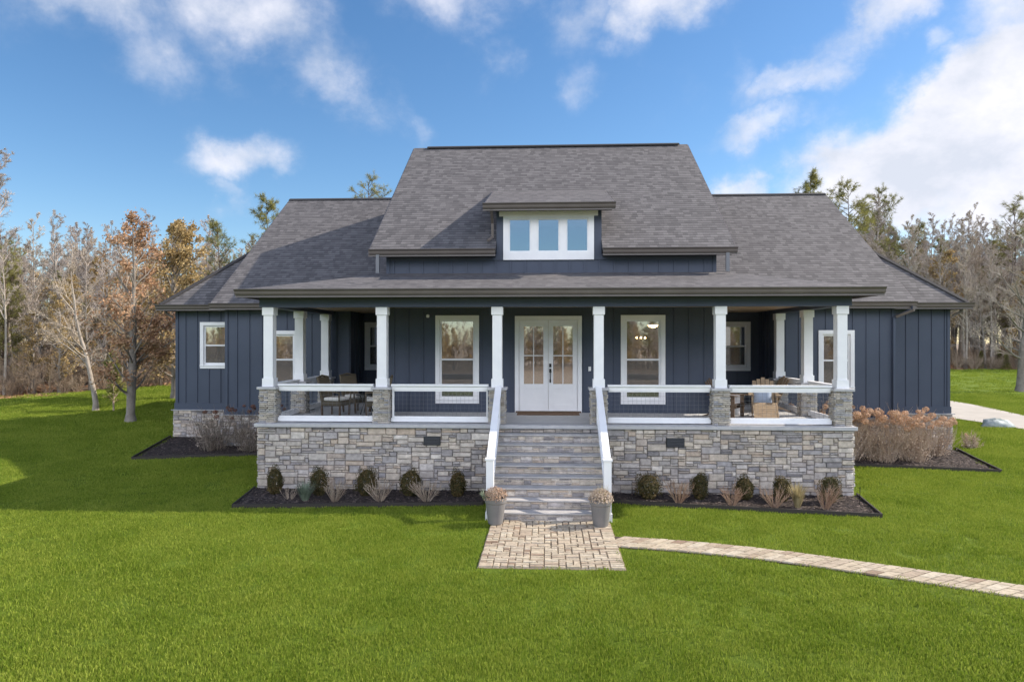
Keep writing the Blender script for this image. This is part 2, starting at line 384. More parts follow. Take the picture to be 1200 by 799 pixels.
def lawn_mat():
    m = mat('lawn_turf', (.09, .16, .03), .9, 0, .15); N, L, B = nodes(m)
    p = worldpos(N)
    a = noise(N, L, .35, 5, .6, vec=p); b = noise(N, L, 7, 8, .75, vec=p)
    s = N.new('ShaderNodeMath'); s.operation = 'MULTIPLY_ADD'; L.new(b.outputs[0], s.inputs[0]); s.inputs[1].default_value = .75
    h = N.new('ShaderNodeMath'); h.operation = 'MULTIPLY_ADD'; L.new(a.outputs[0], h.inputs[0]); h.inputs[1].default_value = .6; h.inputs[2].default_value = -.18
    L.new(h.outputs[0], s.inputs[2])
    r = ramp(N, [(.2, (.065, .10, .010)), (.45, (.11, .165, .014)), (.62, (.15, .21, .02)), (.85, (.21, .26, .035))]); L.new(s.outputs[0], r.inputs[0])
    L.new(r.outputs[0], B.inputs['Base Color']); n = noise(N, L, 22, 6, .8, vec=p); bump(N, L, B, n.outputs[0], 1.0, .05)
    return m
M_LAWN = lawn_mat()
M_FLOORF = varied('leaf_litter', (.10, .075, .05), (.27, .20, .14), 1.5, .95, 8, 1.0, .08, 4, c2=(.16, .12, .085))

# ------------------------------------------------------------------ ground
def sstep(a, b, x):
    t = max(0.0, min(1.0, (x - a) / (b - a))); return t * t * (3 - 2 * t)
def H(x, y):
    k = .048 + (.021 - .048) * sstep(-11, 11, x)
    yy = max(0.0, y + 1.0); yy = yy * sstep(-1, 1.5, y) if y < 1.5 else yy
    z = k * min(yy, 60)
    if y > 25: z += .0 
    return z + .02 * math.sin(x * .7 + y * .4) * sstep(8, 16, abs(x) + abs(y))
EDGE = [(-90, 6), (-60, 9), (-40, 12.5), (-26.5, 15.6), (-21, 21.5), (-14, 33), (-5, 42), (10, 46), (36, 47), (60, 46), (120, 44)]
def edge_y(x):
    for (a, b), (c, d) in zip(EDGE, EDGE[1:]):
        if x <= c: return b + (d - b) * (x - a) / (c - a)
    return EDGE[-1][1]

def grid_sheet(name, xs, yfun, m, dz, kind='structure'):
    mb = MB(); nx = len(xs); rows = None
    for x in xs:
        ys = yfun(x)
        for y in ys: mb.v.append((x, y, H(x, y) + dz))
        ny = len(ys)
    for i in range(nx - 1):
        for j in range(ny - 1):
            a = i * ny + j; mb.f.append((a, a + ny, a + ny + 1, a + 1))
    o = mb.build(name, m, smooth=True); return tag(o, kind=kind)
def frange(a, b, n): return [a + (b - a) * i / n for i in range(n + 1)]
xs = frange(-600, -60, 12) + frange(-60, 60, 120)[1:] + frange(60, 600, 12)[1:]
ysF = frange(-600, -50, 12) + frange(-50, 70, 120)[1:] + frange(70, 600, 12)[1:]
g = grid_sheet('ground', xs, lambda x: ysF, M_FLOORF, -.06)
tag(g, 'brown leaf litter on the ground under the woods', 'ground')
R1 = random.Random(3)
jit = {}
def lawn_ys(x):
    e = edge_y(x) + math.sin(x * 1.3) * .5 + math.sin(x * .37) * .8
    return frange(-27, -14, 8) + frange(-14, e, 80)[1:]
lawn = grid_sheet('lawn', frange(-90, 100, 380), lawn_ys, M_LAWN, 0.0)
tag(lawn, 'mown green lawn in front of and around the house', 'lawn')

# ------------------------------------------------------------------ stone packing
def pack(w, h, cw, ch, rnd, maxw=5, maxh=2):
    """irregular coursed stones on a w x h rectangle"""
    nx = max(1, round(w / cw)); ny = max(1, round(h / ch)); cw = w / nx; ch = h / ny
    used = [[False] * nx for _ in range(ny)]; out = []
    for j in range(ny):
        for i in range(nx):
            if used[j][i]: continue
            ww = rnd.choice([2, 2, 3, 3, 4, maxw]) if maxw > 2 else rnd.choice([1, 2]); hh = rnd.choice([1, 1, 2, 2, 2, maxh]) if maxh > 2 else (rnd.choice([1, 1, 2]) if maxh > 1 else 1)
            if ww <= 2: hh = min(hh, 2 if rnd.random() < .4 else 1)
            k = 0
            while k < ww and i + k < nx and not used[j][i + k]: k += 1
            ww = k
            if nx - (i + ww) == 1 and not used[j][nx - 1]: ww += 1
            hh = min(hh, ny - j)
            if ww > 1 or hh == 1: pass
            for a in range(hh):
                for b in range(ww): 
                    if used[j + a][i + b]: hh = a; break
                else: continue
                break
            for a in range(hh):
                for b in range(ww): used[j + a][i + b] = True
            out.append((i * cw, (i + ww) * cw, j * ch, (j + hh) * ch))
    return out
def stones(mb, O, U, V, Nn, w, h, cw, ch, rnd, maxw=5, maxh=2, gap=.007, d0=.012, d1=.04, holes=(), jitter=.006):
    O, U, V, Nn = Vector(O), Vector(U), Vector(V), Vector(Nn)
    for (a, b, c, d) in pack(w, h, cw, ch, rnd, maxw, maxh):
        cx, cy = (a + b) / 2, (c + d) / 2
        if any(hx0 < cx < hx1 and hy0 < cy < hy1 for hx0, hx1, hy0, hy1 in holes): continue
        dp = rnd.uniform(d0, d1); g = gap
        j = lambda: rnd.uniform(-jitter, jitter)
        base = [(a + g, c + g), (b - g, c + g), (b - g, d - g), (a + g, d - g)]
        i2 = .007
        top = [(a + g + i2 + abs(j()), c + g + i2 + abs(j())), (b - g - i2 - abs(j()), c + g + i2 + abs(j())), (b - g - i2 - abs(j()), d - g - i2 - abs(j())), (a + g + i2 + abs(j()), d - g - i2 - abs(j()))]
        P = [O + U * x + V * y for x, y in base] + [O + U * x + V * y + Nn * (dp + rnd.uniform(-.004, .004)) for x, y in top]
        mb.hexa(P)

# ------------------------------------------------------------------ HOUSE
house = empty('farmhouse', (0, 2.5, 0), 0, 'navy board-and-batten farmhouse with grey shingle roofs and raised stone porch', 'house')
HP = Vector((0, 2.5, 0))
def part(mb, name, m, parent=None, smooth=False, bevel=0.0):
    o = mb.build(name, m, None, smooth, bevel=bevel)
    o.parent = parent or house
    o.location = -HP if (parent is None) else (0, 0, 0)
    return o
def part_each(mb, name, m, nv=8, nf=6):
    for i in range(len(mb.v) // nv):
        q = MB(); q.v = mb.v[i * nv:(i + 1) * nv]; q.f = [tuple(k - i * nv for k in f) for f in mb.f[i * nf:(i + 1) * nf]]
        part(q, name, m)
def obj_at_house(mb, name, m, parent=None, **k): return part(mb, name, m, parent, **k)

FL = 1.62      # porch floor height
WT = .16
def siding_wall(x0, x1, z0, z1, y, holes=(), spacing=.406, phase=0.0):
    """front-facing wall slab with openings; battens on its face"""
    mb = MB()
    xsr = sorted(set([x0, x1] + [q for h in holes for q in h[:2]]))
    for a, b in zip(xsr, xsr[1:]):
        hs = [h for h in holes if h[0] <= a + 1e-6 and h[1] >= b - 1e-6]
        z = z0
        for h in sorted(hs, key=lambda q: q[2]):
            if h[2] > z: mb.box(a, b, y, y + WT, z, h[2])
            z = h[3]
        if z < z1: mb.box(a, b, y, y + WT, z, z1)
    x = x0 + phase
    while x < x1 - .02:
        if x > x0 + .01:
            hs = sorted([h for h in holes if h[0] - .06 < x < h[1] + .06], key=lambda q: q[2])
            z = z0
            for h in hs:
                if h[2] - .005 > z: mb.box(x - .022, x + .022, y - .024, y - .0005, z, h[2])
                z = h[3]
            if z < z1: mb.box(x - .022, x + .022, y - .024, y - .0005, z, z1)
        x += spacing
    return mb
def side_wall(mb, x, y0, y1, z0, z1, out):
    xa, xb = (x, x + WT) if out < 0 else (x - WT, x)
    mb.box(xa, xb, y0, y1, z0, z1)
    y = y0 + .3
    while y < y1 - .05:
        xx = (x - .024, x - .0005) if out < 0 else (x + .0005, x + .024)
        mb.box(xx[0], xx[1], y - .022, y + .022, z0, z1); y += .406

WINS = {  # trim outer rectangles x0,x1,z0,z1 and wall y
    'cl': (-3.08, -1.87, 1.86, 4.285, 2.5), 'cr': (2.01, 3.21, 1.86, 4.285, 2.5),
    'rl': (-6.03, -5.02, 2.62, 4.20, 6.1), 'rr': (5.53, 6.54, 2.62, 4.20, 6.1),
    'wl': (-8.80, -7.75, 2.10, 3.90, 4.65), 'wr': (8.12, 9.17, 2.10, 3.90, 4.65),
    'ol': (-11.62, -10.60, 2.66, 4.21, 6.1)}
def hole(k, ins=.06):
    a = WINS[k]; return (a[0] + ins, a[1] - ins, a[2] + ins, a[3] - ins)
DOOR = (-.88, .95, FL, 4.265)
DX0, DX1 = -1.39, 1.49
walls = MB()
def merge(dst, src):
    b = len(dst.v); dst.v += src.v
    for f in src.f: dst.f.append(tuple(i + b for i in f))
merge(walls, siding_wall(-4.45, 4.58, FL - .1, 5.96, 2.5, [hole('cl'), hole('cr'), (DOOR[0] + .06, DOOR[1] - .06, FL - .1, DOOR[3] - .06)], .406, .2))
merge(walls, siding_wall(-6.09, -4.45, FL - .1, 4.6, 6.1, [hole('rl')], .406, .1))
merge(walls, siding_wall(4.58, 6.84, FL - .1, 4.6, 6.1, [hole('rr')], .406, .35))
merge(walls, siding_wall(-10.07, -6.09, 1.30, 4.72, 4.65, [hole('wl')], .395, .37))
merge(walls, siding_wall(6.84, 10.34, 1.30, 4.72, 4.65, [hole('wr')], .395, .33))
merge(walls, siding_wall(-12.47, -10.07 + WT, 1.30, 4.74, 6.1, [hole('ol')], .40, .33))
merge(walls, siding_wall(10.34 - WT, 12.77, 1.30, 4.74, 6.1, [], .40, .45))
side_wall(walls, -4.45, 2.5 + WT + .001, 6.1, FL - .1, 4.6, -1); side_wall(walls, 4.58, 2.5 + WT + .001, 6.1, FL - .1, 4.6, 1)
side_wall(walls, -6.09, 4.65 + WT + .001, 6.1, FL - .1, 4.6, 1); side_wall(walls, 6.84, 4.65 + WT + .001, 6.1, FL - .1, 4.6, -1)
side_wall(walls, -10.07, 4.65 + WT + .001, 6.1, 1.30, 4.72, -1); side_wall(walls, 10.34, 4.65 + WT + .001, 6.1, 1.30, 4.72, 1)
side_wall(walls, -12.47, 6.1 + WT + .001, 15.5, 1.30, 4.74, -1); side_wall(walls, 12.77, 6.1 + WT + .001, 15.5, 1.30, 4.74, 1)
walls.box(-12.47, 12.77, 15.5, 15.66, 1.30, 4.74)
# gable walls (wings and upper storey) and their battens stay one wall mesh
def gable(mb, x, t, y0, y1, zb, z0, yr, zr):
    p = [(x, y0, zb), (x, y1, zb), (x, y1, z0), (x, yr, zr), (x, y0, z0)]
    q = [(x + t, a[1], a[2]) for a in p]
    b = len(mb.v); mb.v += p + q
    mb.f.append(tuple(b + i for i in range(5))); mb.f.append(tuple(b + 5 + i for i in reversed(range(5))))
    for i in range(5):
        j = (i + 1) % 5; mb.f.append((b + i, b + 5 + i, b + 5 + j, b + j))
WS = .695; WE = (4.25, 4.73); WR = (10.8, 4.73 + .695 * 6.55)
CSL = .72; CE = (2.1, 6.06); CR = (8.4, 6.06 + .72 * 6.3)
gable(walls, -10.07, WT, 4.9, 16.7, 4.5, 5.0, 10.8, WR[1] - .15); gable(walls, 10.34 - WT, WT, 4.9, 16.7, 4.5, 5.0, 10.8, WR[1] - .15)
gable(walls, -4.45, WT, 2.7, 14.1, 4.9, 6.2, 8.4, CR[1] - .15); gable(walls, 4.58 - WT, WT, 2.7, 14.1, 4.9, 6.2, 8.4, CR[1] - .15)
# dormer face and cheeks
walls.box(DX0, -1.12, 2.497, 2.497 + WT, 5.9, 7.2); walls.box(1.20, DX1, 2.497, 2.497 + WT, 5.9, 7.2)
walls.box(DX0, DX0 + .1, 2.66, 5.2, 6.3, 7.25); walls.box(DX1 - .1, DX1, 2.66, 5.2, 6.3, 7.25)
part(walls, 'siding', M_SIDE)
# skirt boards and corner boards
sk = MB()
for (a, b, y) in ((-10.10, -7.1, 4.62), (7.3, 10.37, 4.62), (-12.50, -10.10, 6.07), (10.37, 12.80, 6.07)):
    sk.box(a, b, y - .012, y + .028, 1.285, 1.50)
for (x, y, z1) in ((-10.07, 4.65, 4.72), (10.34, 4.65, 4.72), (-12.47, 6.1, 4.74), (12.77, 6.1, 4.74)):
    s = -1 if x < 0 else 1
    sk.box(min(x, x - s * .09), max(x, x - s * .09), y - .032, y - .002, 1.502, z1)
for x in (-4.45, 4.49): sk.box(x, x + .09, 2.5 - .03, 2.498, 5.4, 5.95)
for (x0, x1) in ((-4.35, -1.14), (1.22, 4.47)): sk.box(x0, x1, 2.47, 2.498, 5.80, 5.93)
part_each(sk, 'trim_board', M_SIDE)

def window(k):
    x0, x1, z0, z1, y = WINS[k]
    t = .115
    f = MB()
    yo, yi = y - .045, y - .0255
    f.box(x0, x1, yo, y + .09, z1 - t, z1); f.box(x0 + .0, x1, yo, y + .09, z0, z0 + t)
    f.box(x0, x0 + t, yo + .002, y + .09, z0 + t, z1 - t); f.box(x1 - t, x1, yo + .002, y + .09, z0 + t, z1 - t)
    f.box(x0 - .0, x1 + .0, yo - .02, yo, z0 + t - .035, z0 + t + .0)
    w = part(f, 'window', M_TRIM)
    s = MB(); a0, a1, b0, b1 = x0 + t, x1 - t, z0 + t, z1 - t; q = .055; mid = (b0 + b1) / 2
    s.box(a0, a1, y + .012, y + .06, b1 - q, b1); s.box(a0, a1, y + .012, y + .06, b0, b0 + q + .02)
    s.box(a0, a0 + q, y + .014, y + .06, b0 + q + .02, b1 - q); s.box(a1 - q, a1, y + .014, y + .06, b0 + q + .02, b1 - q)
    s.box(a0 + q, a1 - q, y + .008, y + .058, mid - .026, mid + .022)
    ss = part(s, 'sash', M_TRIM, w)
    p = MB(); p.box(a0 + q - .005, a1 - q + .005, y + .032, y + .038, mid + .022, b1 - q + .005)
    p.box(a0 + q - .005, a1 - q + .005, y + .044, y + .05, b0 + q + .015, mid - .026)
    part(p, 'pane', M_GLASS, w)
    if True:
        q_ = MB(); q_.box(a0 + q - .005, a1 - q + .005, y + .018, y + .019, b0 + q + .015, mid - .026); part(q_, 'insect_screen', M_SCREEN, w)
    return w
for k in WINS: window(k)
# dormer triple window
f = MB(); Y = 2.497
f.box(-1.31, 1.39, Y - .07, Y + .02, 7.0, 7.215)
f.box(-1.20, 1.28, Y - .055, Y + .02, 6.93, 7.0); f.box(-1.20, 1.28, Y - .055, Y + .02, 5.80, 6.02)
cx = [-.745, .041, .827]; hw = .30
xb = [-1.20] + sum([[c - hw, c + hw] for c in cx], []) + [1.28]
for a, b in zip(xb[0::2], xb[1::2]): f.box(a, b, Y - .053, Y + .02, 6.02, 6.93)
dw = part(f, 'dormer_window', M_TRIM)
s = MB(); p = MB()
for c in cx:
    a, b = c - hw, c + hw; q = .03
    s.box(a, b, Y - .03, Y + .02, 6.93 - q, 6.93); s.box(a, b, Y - .03, Y + .02, 6.02, 6.02 + q)
    s.box(a, a + q, Y - .03, Y + .02, 6.02 + q, 6.93 - q); s.box(b - q, b, Y - .03, Y + .02, 6.02 + q, 6.93 - q)
    p.box(a + q - .004, b - q + .004, Y - .004, Y + .002, 6.02 + q - .004, 6.93 - q + .004)
part(s, 'sash', M_TRIM, dw); part(p, 'pane', M_GLASS, dw)
# rooms behind the panes
rm = MB()
def room(x0, x1, y0, y1, z0, z1):
    P = [(x0, y0, z0), (x1, y0, z0), (x1, y1, z0), (x0, y1, z0), (x0, y0, z1), (x1, y0, z1), (x1, y1, z1), (x0, y1, z1)]
    b = len(rm.v); rm.v += P
    for q in ((0, 1, 2, 3), (4, 7, 6, 5), (1, 5, 6, 2), (2, 6, 7, 3), (3, 7, 4, 0)): rm.f.append(tuple(b + i for i in q))
room(-4.28, 4.40, 2.67, 9.5, FL, 4.44)
room(-6.05, -4.5, 6.27, 9, 2.2, 4.4); room(4.62, 6.8, 6.27, 9, 2.2, 4.4)
room(-9.8, -7.0, 4.82, 8, 1.6, 4.3); room(7.3, 10.0, 4.82, 8, 1.6, 4.3); room(-12.2, -10.2, 6.27, 9, 2.0, 4.5)
room(-1.25, 1.3, 2.66, 4.6, 5.85, 7.0)
part(rm, 'interior_room', M_INT)

# front double door
f = MB(); x0, x1, z0, z1 = DOOR; t = .11
f.box(x0, x1, 2.44, 2.60, z1 - t, z1); f.box(x0, x0 + t, 2.442, 2.60, z0, z1 - t); f.box(x1 - t, x1, 2.442, 2.60, z0, z1 - t)
f.box(x0 + t, x1 - t, 2.45, 2.60, z0, z0 + .05)
fd = part(f, 'front_door', M_TRIM)
M_THR = mat('threshold', (.10, .055, .03), .5)
th = MB(); th.box(x0 + .02, x1 - .02, 2.40, 2.438, z0 + .001, z0 + .045); part(th, 'threshold', M_THR, fd)
xc = (x0 + x1) / 2
for sgn in (-1, 1):
    a, b = (x0 + t + .006, xc - .004) if sgn < 0 else (xc + .004, x1 - t - .006)
    z0d, z1d = FL + .055, z1 - t - .006
    gx0, gx1 = (a + .13, b - .13); gz0, gz1 = 2.40, 3.985
    d = MB()
    d.box(a, gx0, 2.49, 2.535, z0d, z1d); d.box(gx1, b, 2.49, 2.535, z0d, z1d)
    d.box(gx0, gx1, 2.492, 2.535, gz1, z1d); d.box(gx0, gx1, 2.492, 2.535, gz0 - .13, gz0); d.box(gx0, gx1, 2.492, 2.535, z0d, z0d + .16)
    d.box(gx0, gx1, 2.508, 2.53, z0d + .16, gz0 - .13)      # recessed panel with boards
    for kk in range(1, 3): 
        zz = z0d + .16 + kk * (gz0 - .13 - z0d - .16) / 3; d.box(gx0, gx1, 2.503, 2.5075, zz - .006, zz + .006)
    gm = (gx0 + gx1) / 2
    d.box(gm - .012, gm + .012, 2.494, 2.53, gz0, gz1); d.box(gx0, gm - .012, 2.494, 2.53, 3.165, 3.19); d.box(gm + .012, gx1, 2.494, 2.53, 3.165, 3.19)
    leaf = part(d, 'door_leaf', M_TRIM, fd)
    p = MB(); p.box(gx0 - .003, gx1 + .003, 2.511, 2.516, gz0 - .003, gz1 + .003); part(p, 'pane', M_GLASS, fd)
h = MB()
hx = xc + .055
h.box(hx - .03, hx + .03, 2.465, 2.489, 2.86, 2.96); h.box(hx - .03, hx + .03, 2.462, 2.489, 2.72, 2.82)
h.tube([(hx, 2.46, 2.76), (hx, 2.425, 2.72), (hx, 2.42, 2.56), (hx, 2.46, 2.50), (hx, 2.488, 2.49)], .014, 8)
h.box(hx - .022, hx + .022, 2.47, 2.489, 2.44, 2.53)
part(h, 'door_handle', M_BLACK, fd)
db = MB(); db.box(1.13, 1.20, 2.455, 2.475, 2.76, 2.88); part(db, 'doorbell', M_TRIM)
pc = MB(); pc.lathe((-3.28, 2.40, 4.22), [(.03, 0), (.045, .02), (.045, .07), (.02, .09)], 12); part(pc, 'porch_camera', M_TRIM)

# ---- roofs
def slope_face(mb, pts, th=.10, uvf=None):
    """roof plane polygon (counter-clockwise seen from above) with a thickness; uv in metres"""
    uv = [uvf(p) for p in pts]; mb.face(pts, uv)
    low = [(p[0], p[1], p[2] - th) for p in pts]
    mb.face(list(reversed(low)))
    n = len(pts)
    for i in range(n):
        j = (i + 1) % n; mb.face([pts[i], low[i], low[j], pts[j]])
def uv_front(e, s): 
    k = math.sqrt(1 + s * s); return lambda p: (p[0] + 50, (p[1] - e) * k + 10)
def uv_back(e, s):
    k = math.sqrt(1 + s * s); return lambda p: (p[0] + 50.3, (e - p[1]) * k + 10)
def uv_side(e, s, d):
    k = math.sqrt(1 + s * s); return lambda p: (p[1] + 50, (p[0] - e) * d * k + 10)
wz = lambda y: WE[1] + WS * (y - WE[0])
rf = MB(); XL, XR = -10.36, 10.76
slope_face(rf, [(XL, WE[0], WE[1]), (XR, WE[0], WE[1]), (XR, WR[0], WR[1]), (XL, WR[0], WR[1])], .12, uv_front(WE[0], WS))
slope_face(rf, [(XL, WR[0], WR[1]), (XR, WR[0], WR[1]), (XR, 17.35, WE[1]), (XL, 17.35, WE[1])], .12, uv_back(17.35, WS))
part(rf, 'wing_roof', M_SHING)
rf = MB(); CXL, CXR = -4.83, 5.0
cz = lambda y: CE[1] + CSL * (y - CE[0])
slope_face(rf, [(CXL, CE[0], CE[1]), (DX0, CE[0], CE[1]), (DX0, CR[0], CR[1]), (CXL, CR[0], CR[1])], .12, uv_front(CE[0], CSL))
slope_face(rf, [(DX1, CE[0], CE[1]), (CXR, CE[0], CE[1]), (CXR, CR[0], CR[1]), (DX1, CR[0], CR[1])], .12, uv_front(CE[0], CSL))
slope_face(rf, [(DX0, 4.7, cz(4.7)), (DX1, 4.7, cz(4.7)), (DX1, CR[0], CR[1]), (DX0, CR[0], CR[1])], .12, uv_front(CE[0], CSL))
slope_face(rf, [(CXL, CR[0], CR[1]), (CXR, CR[0], CR[1]), (CXR, 14.7, CE[1]), (CXL, 14.7, CE[1])], .12, uv_back(14.7, CSL))
mr = part(rf, 'main_roof', M_SHING)
# dormer roof
DS = .325; dz = lambda y: 7.26 + DS * (y - 2.0)
rf = MB(); slope_face(rf, [(-1.69, 2.0, dz(2)), (1.79, 2.0, dz(2)), (1.79, 5.35, dz(5.35)), (-1.69, 5.35, dz(5.35))], .10, uv_front(2, DS))
part(rf, 'dormer_roof', M_SHING)
# porch roof with hipped ends
PE = -.55; PZ = 4.79; PXL, PXR = -7.2, 7.44; PT = 5.45; PTXL, PTXR = -4.5, 4.72
PS = (PT - PZ) / (2.5 - PE)
rf = MB()
slope_face(rf, [(PXL, PE, PZ), (PXR, PE, PZ), (PTXR, 2.52, PT), (PTXL, 2.52, PT)], .10, uv_front(PE, PS))
PSL = (PT - PZ) / (PTXL - PXL)
slope_face(rf, [(PXL, PE, PZ), (PTXL, 2.52, PT), (PTXL, 6.0, PT), (PXL, 6.0, PZ)], .10, uv_side(PXL, PSL, 1))
slope_face(rf, [(PXR, PE, PZ), (PXR, 6.0, PZ), (PTXR, 6.0, PT), (PTXR, 2.52, PT)], .10, uv_side(PXR, PSL, -1))
part(rf, 'porch_roof', M_SHING)
# outer lower hipped roofs
OS = .93; OE = 5.7; OZ = 4.77
for s, xe, xi in ((-1, -12.8, -10.08), (1, 13.12, 10.35)):
    a = abs(xe - xi); rf = MB(); top = OZ + OS * a
    c0 = (xe, OE, OZ); c1 = (xi, OE, OZ); c2 = (xi, OE + a, top); b0 = (xe, 15.9, OZ); b2 = (xi, 15.9 - a, top)
    pts = [c0, c1, c2] if s < 0 else [c1, c0, c2]
    slope_face(rf, pts, .10, uv_front(OE, OS))
    pts = [c0, c2, b2, b0] if s < 0 else [c0, b0, b2, c2]
    slope_face(rf, pts, .10, uv_side(xe, OS, -s if s > 0 else 1))
    bb = (xi, 15.9, OZ); pts = [b0, b2, bb] if s < 0 else [b0, bb, b2]
    slope_face(rf, pts, .10, uv_back(15.9, OS))
    part(rf, 'corner_roof', M_SHING)
# ridge vents and hip caps
rc = MB()
def cap(a, b, w=.26, hgt=.035):
    a, b = Vector(a), Vector(b); d = (b - a).normalized(); sd = d.cross(Vector((0, 0, 1))).normalized() * w / 2
    dn = Vector((0, 0, -.07)); up = Vector((0, 0, hgt))
    for p, q, sgn in ((a, b, 1), (a, b, -1)):
        rc.hexa([p + sd * sgn + dn, q + sd * sgn + dn, q + dn * .2, p + dn * .2, p + sd * sgn + dn + up, q + sd * sgn + dn + up, q + up, p + up])
cap((XL, WR[0], WR[1]), (-4.9, WR[0], WR[1])); cap((5.05, WR[0], WR[1]), (XR, WR[0], WR[1]))
cap((CXL + .5, CR[0], CR[1] + .015), (CXR - .3, CR[0], CR[1] + .015), .3, .04)
cap((13.12, 5.7, 4.77 + .03), (10.6, 8.22, 4.77 + .93 * 2.52 + .03), .2); cap((-12.8, 5.7, 4.80), (-10.4, 8.1, 4.80 + .93 * 2.4), .2)
part_each(rc, 'ridge_cap', M_SHING, 16, 12)
# rakes / fascia
fa = MB()
def rake(x, s, y0, z0, y1, z1, hgt=.19):
    xa, xb = (x - .03, x - .002) if s < 0 else (x + .002, x + .03)
    fa.hexa([(xa, y0, z0 - hgt), (xb, y0, z0 - hgt), (xb, y1, z1 - hgt), (xa, y1, z1 - hgt), (xa, y0, z0 - .02), (xb, y0, z0 - .02), (xb, y1, z1 - .02), (xa, y1, z1 - .02)])
for x, s in ((XL, -1), (XR, 1)): rake(x, s, WE[0], WE[1], WR[0], WR[1]); rake(x, s, 17.35, WE[1], WR[0], WR[1])
for x, s in ((CXL, -1), (CXR, 1)): rake(x, s, CE[0], CE[1], CR[0], CR[1]); rake(x, s, 14.7, CE[1], CR[0], CR[1])
for x, s in ((-1.69, -1), (1.79, 1)): rake(x, s, 2.0, dz(2), 5.35, dz(5.35), .12)
part_each(fa, 'rake_board', M_GUT)
sf = MB()
sf.box(XL + .02, XL + 3.15, 4.27, 4.645, 4.55, 4.585); sf.box(XR - 3.3, XR - .02, 4.27, 4.645, 4.55, 4.585)
sf.box(CXL + .02, DX0 - .01, 2.12, 2.46, 5.90, 5.93); sf.box(DX1 + .01, CXR - .02, 2.12, 2.46, 5.90, 5.93)
sf.box(-12.78, -10.4, 5.72, 6.09, 4.62, 4.65); sf.box(10.8, 13.1, 5.72, 6.09, 4.62, 4.65)
sf.box(-12.78, -12.48, 6.09, 15.8, 4.62, 4.65); sf.box(12.78, 13.1, 6.09, 15.8, 4.62, 4.65)
sf.box(-1.66, 1.76, 2.02, 2.42, 7.13, 7.15)
sf.box(PXL + .05, PXR - .05, PE + .02, -.15, 4.655, 4.68); sf.box(PXL + .05, -6.97, -.15, 4.6, 4.655, 4.68); sf.box(7.1, PXR - .05, -.15, 4.6, 4.655, 4.68)
part_each(sf, 'soffit', M_FASC)
# gutters: K profile swept along the eaves
def gutter(a, b, out, name='gutter', hgt=.14, dep=.12):
    a, b, o = Vector(a), Vector(b), Vector(out)
    prof = [(0, 0), (.045, -.0), (dep * .55, .035), (dep * .62, .085), (dep, hgt - .015), (dep, hgt), (dep - .012, hgt), (dep - .012, hgt - .02), (.01, hgt - .03), (0, hgt)]
    g = MB(); n = len(prof)
    for P in (a, b):
        for (d, z) in prof: g.v.append(tuple(P + o * d + Vector((0, 0, z - hgt + .005))))
    for i in range(n):
        j = (i + 1) % n; g.f.append((i, j, n + j, n + i))
    g.f.append(tuple(reversed(range(n)))); g.f.append(tuple(n + i for i in range(n)))
    # fascia board behind
    w = (b - a).normalized() * .0
    lo = Vector((0, 0, -hgt - .05)); 
    g.hexa([a + lo - o * .03, b + lo - o * .03, b + lo + o * .012, a + lo + o * .012, a - Vector((0, 0, .01)) - o * .03, b - Vector((0, 0, .01)) - o * .03, b - Vector((0, 0, .01)) - o * .002, a - Vector((0, 0, .01)) - o * .002])
    return part(g, name, M_GUT)
F = (0, -1, 0)
gutter((PXL - .12, PE, PZ), (PXR + .12, PE, PZ), F); gutter((PXL, PE + .001, PZ), (PXL, 4.2, PZ), (-1, 0, 0)); gutter((PXR, PE + .001, PZ), (PXR, 4.2, PZ), (1, 0, 0))
gutter((CXL, CE[0], CE[1]), (DX0 - .005, CE[0], CE[1]), F); gutter((DX1 + .005, CE[0], CE[1]), (CXR + .03, CE[0], CE[1]), F)
gutter((-1.72, 2.0, dz(2)), (1.82, 2.0, dz(2)), F)
gutter((XL, WE[0], WE[1]), (-7.2, WE[0], WE[1]), F); gutter((7.44, WE[0], WE[1]), (XR, WE[0], WE[1]), F)
gutter((-12.92, OE, OZ), (XL + .05, OE, OZ), F); gutter((XR - .05, OE, OZ), (13.24, OE, OZ), F)
gutter((-12.8, OE + .001, OZ), (-12.8, 15.9, OZ), (-1, 0, 0)); gutter((13.12, OE + .001, OZ), (13.12, 15.9, OZ), (1, 0, 0))
M_SPOUT = mat('grey_spout_paint', (.16, .165, .18), .4)
def spout(pts, m, w=.07):
    d = MB()
    for a, b in zip(pts, pts[1:]): d.beam(a, b, w, w * .8, (0, 1, 0.01))
    return part(d, 'downspout', m)
spout([(-4.60, 2.10, 5.93), (-4.60, 2.10, 5.42)], M_SPOUT, .09); spout([(4.78, 2.10, 5.93), (4.78, 2.10, 5.42)], M_SPOUT, .09)
spout([(-1.49, 2.0, 7.12), (-1.49, 2.16, 6.98), (-1.49, 2.36, 6.80), (-1.49, 2.40, 6.42), (-1.60, 2.2, 6.30)], M_GUT, .07)
spout([(-10.22, 5.60, 4.62), (-10.22, 5.60, 4.52), (-9.98, 4.70, 4.30)], M_GUT, .07)
spout([(10.62, 4.16, 4.60), (10.62, 4.16, 4.50), (10.30, 4.58, 4.28), (10.30, 4.58, 1.35)], M_SIDE, .07)
spout([(10.64, 4.14, 4.60), (10.64, 4.14, 4.49), (10.33, 4.50, 4.30)], M_GUT, .075)
spout([(13.02, 5.9, 4.62), (13.02, 5.9, 4.52), (12.80, 6.0, 4.36)], M_GUT, .07)
spout([(-12.70, 5.9, 4.62), (-12.70, 5.9, 4.52), (-12.50, 6.0, 4.36)], M_GUT, .07)

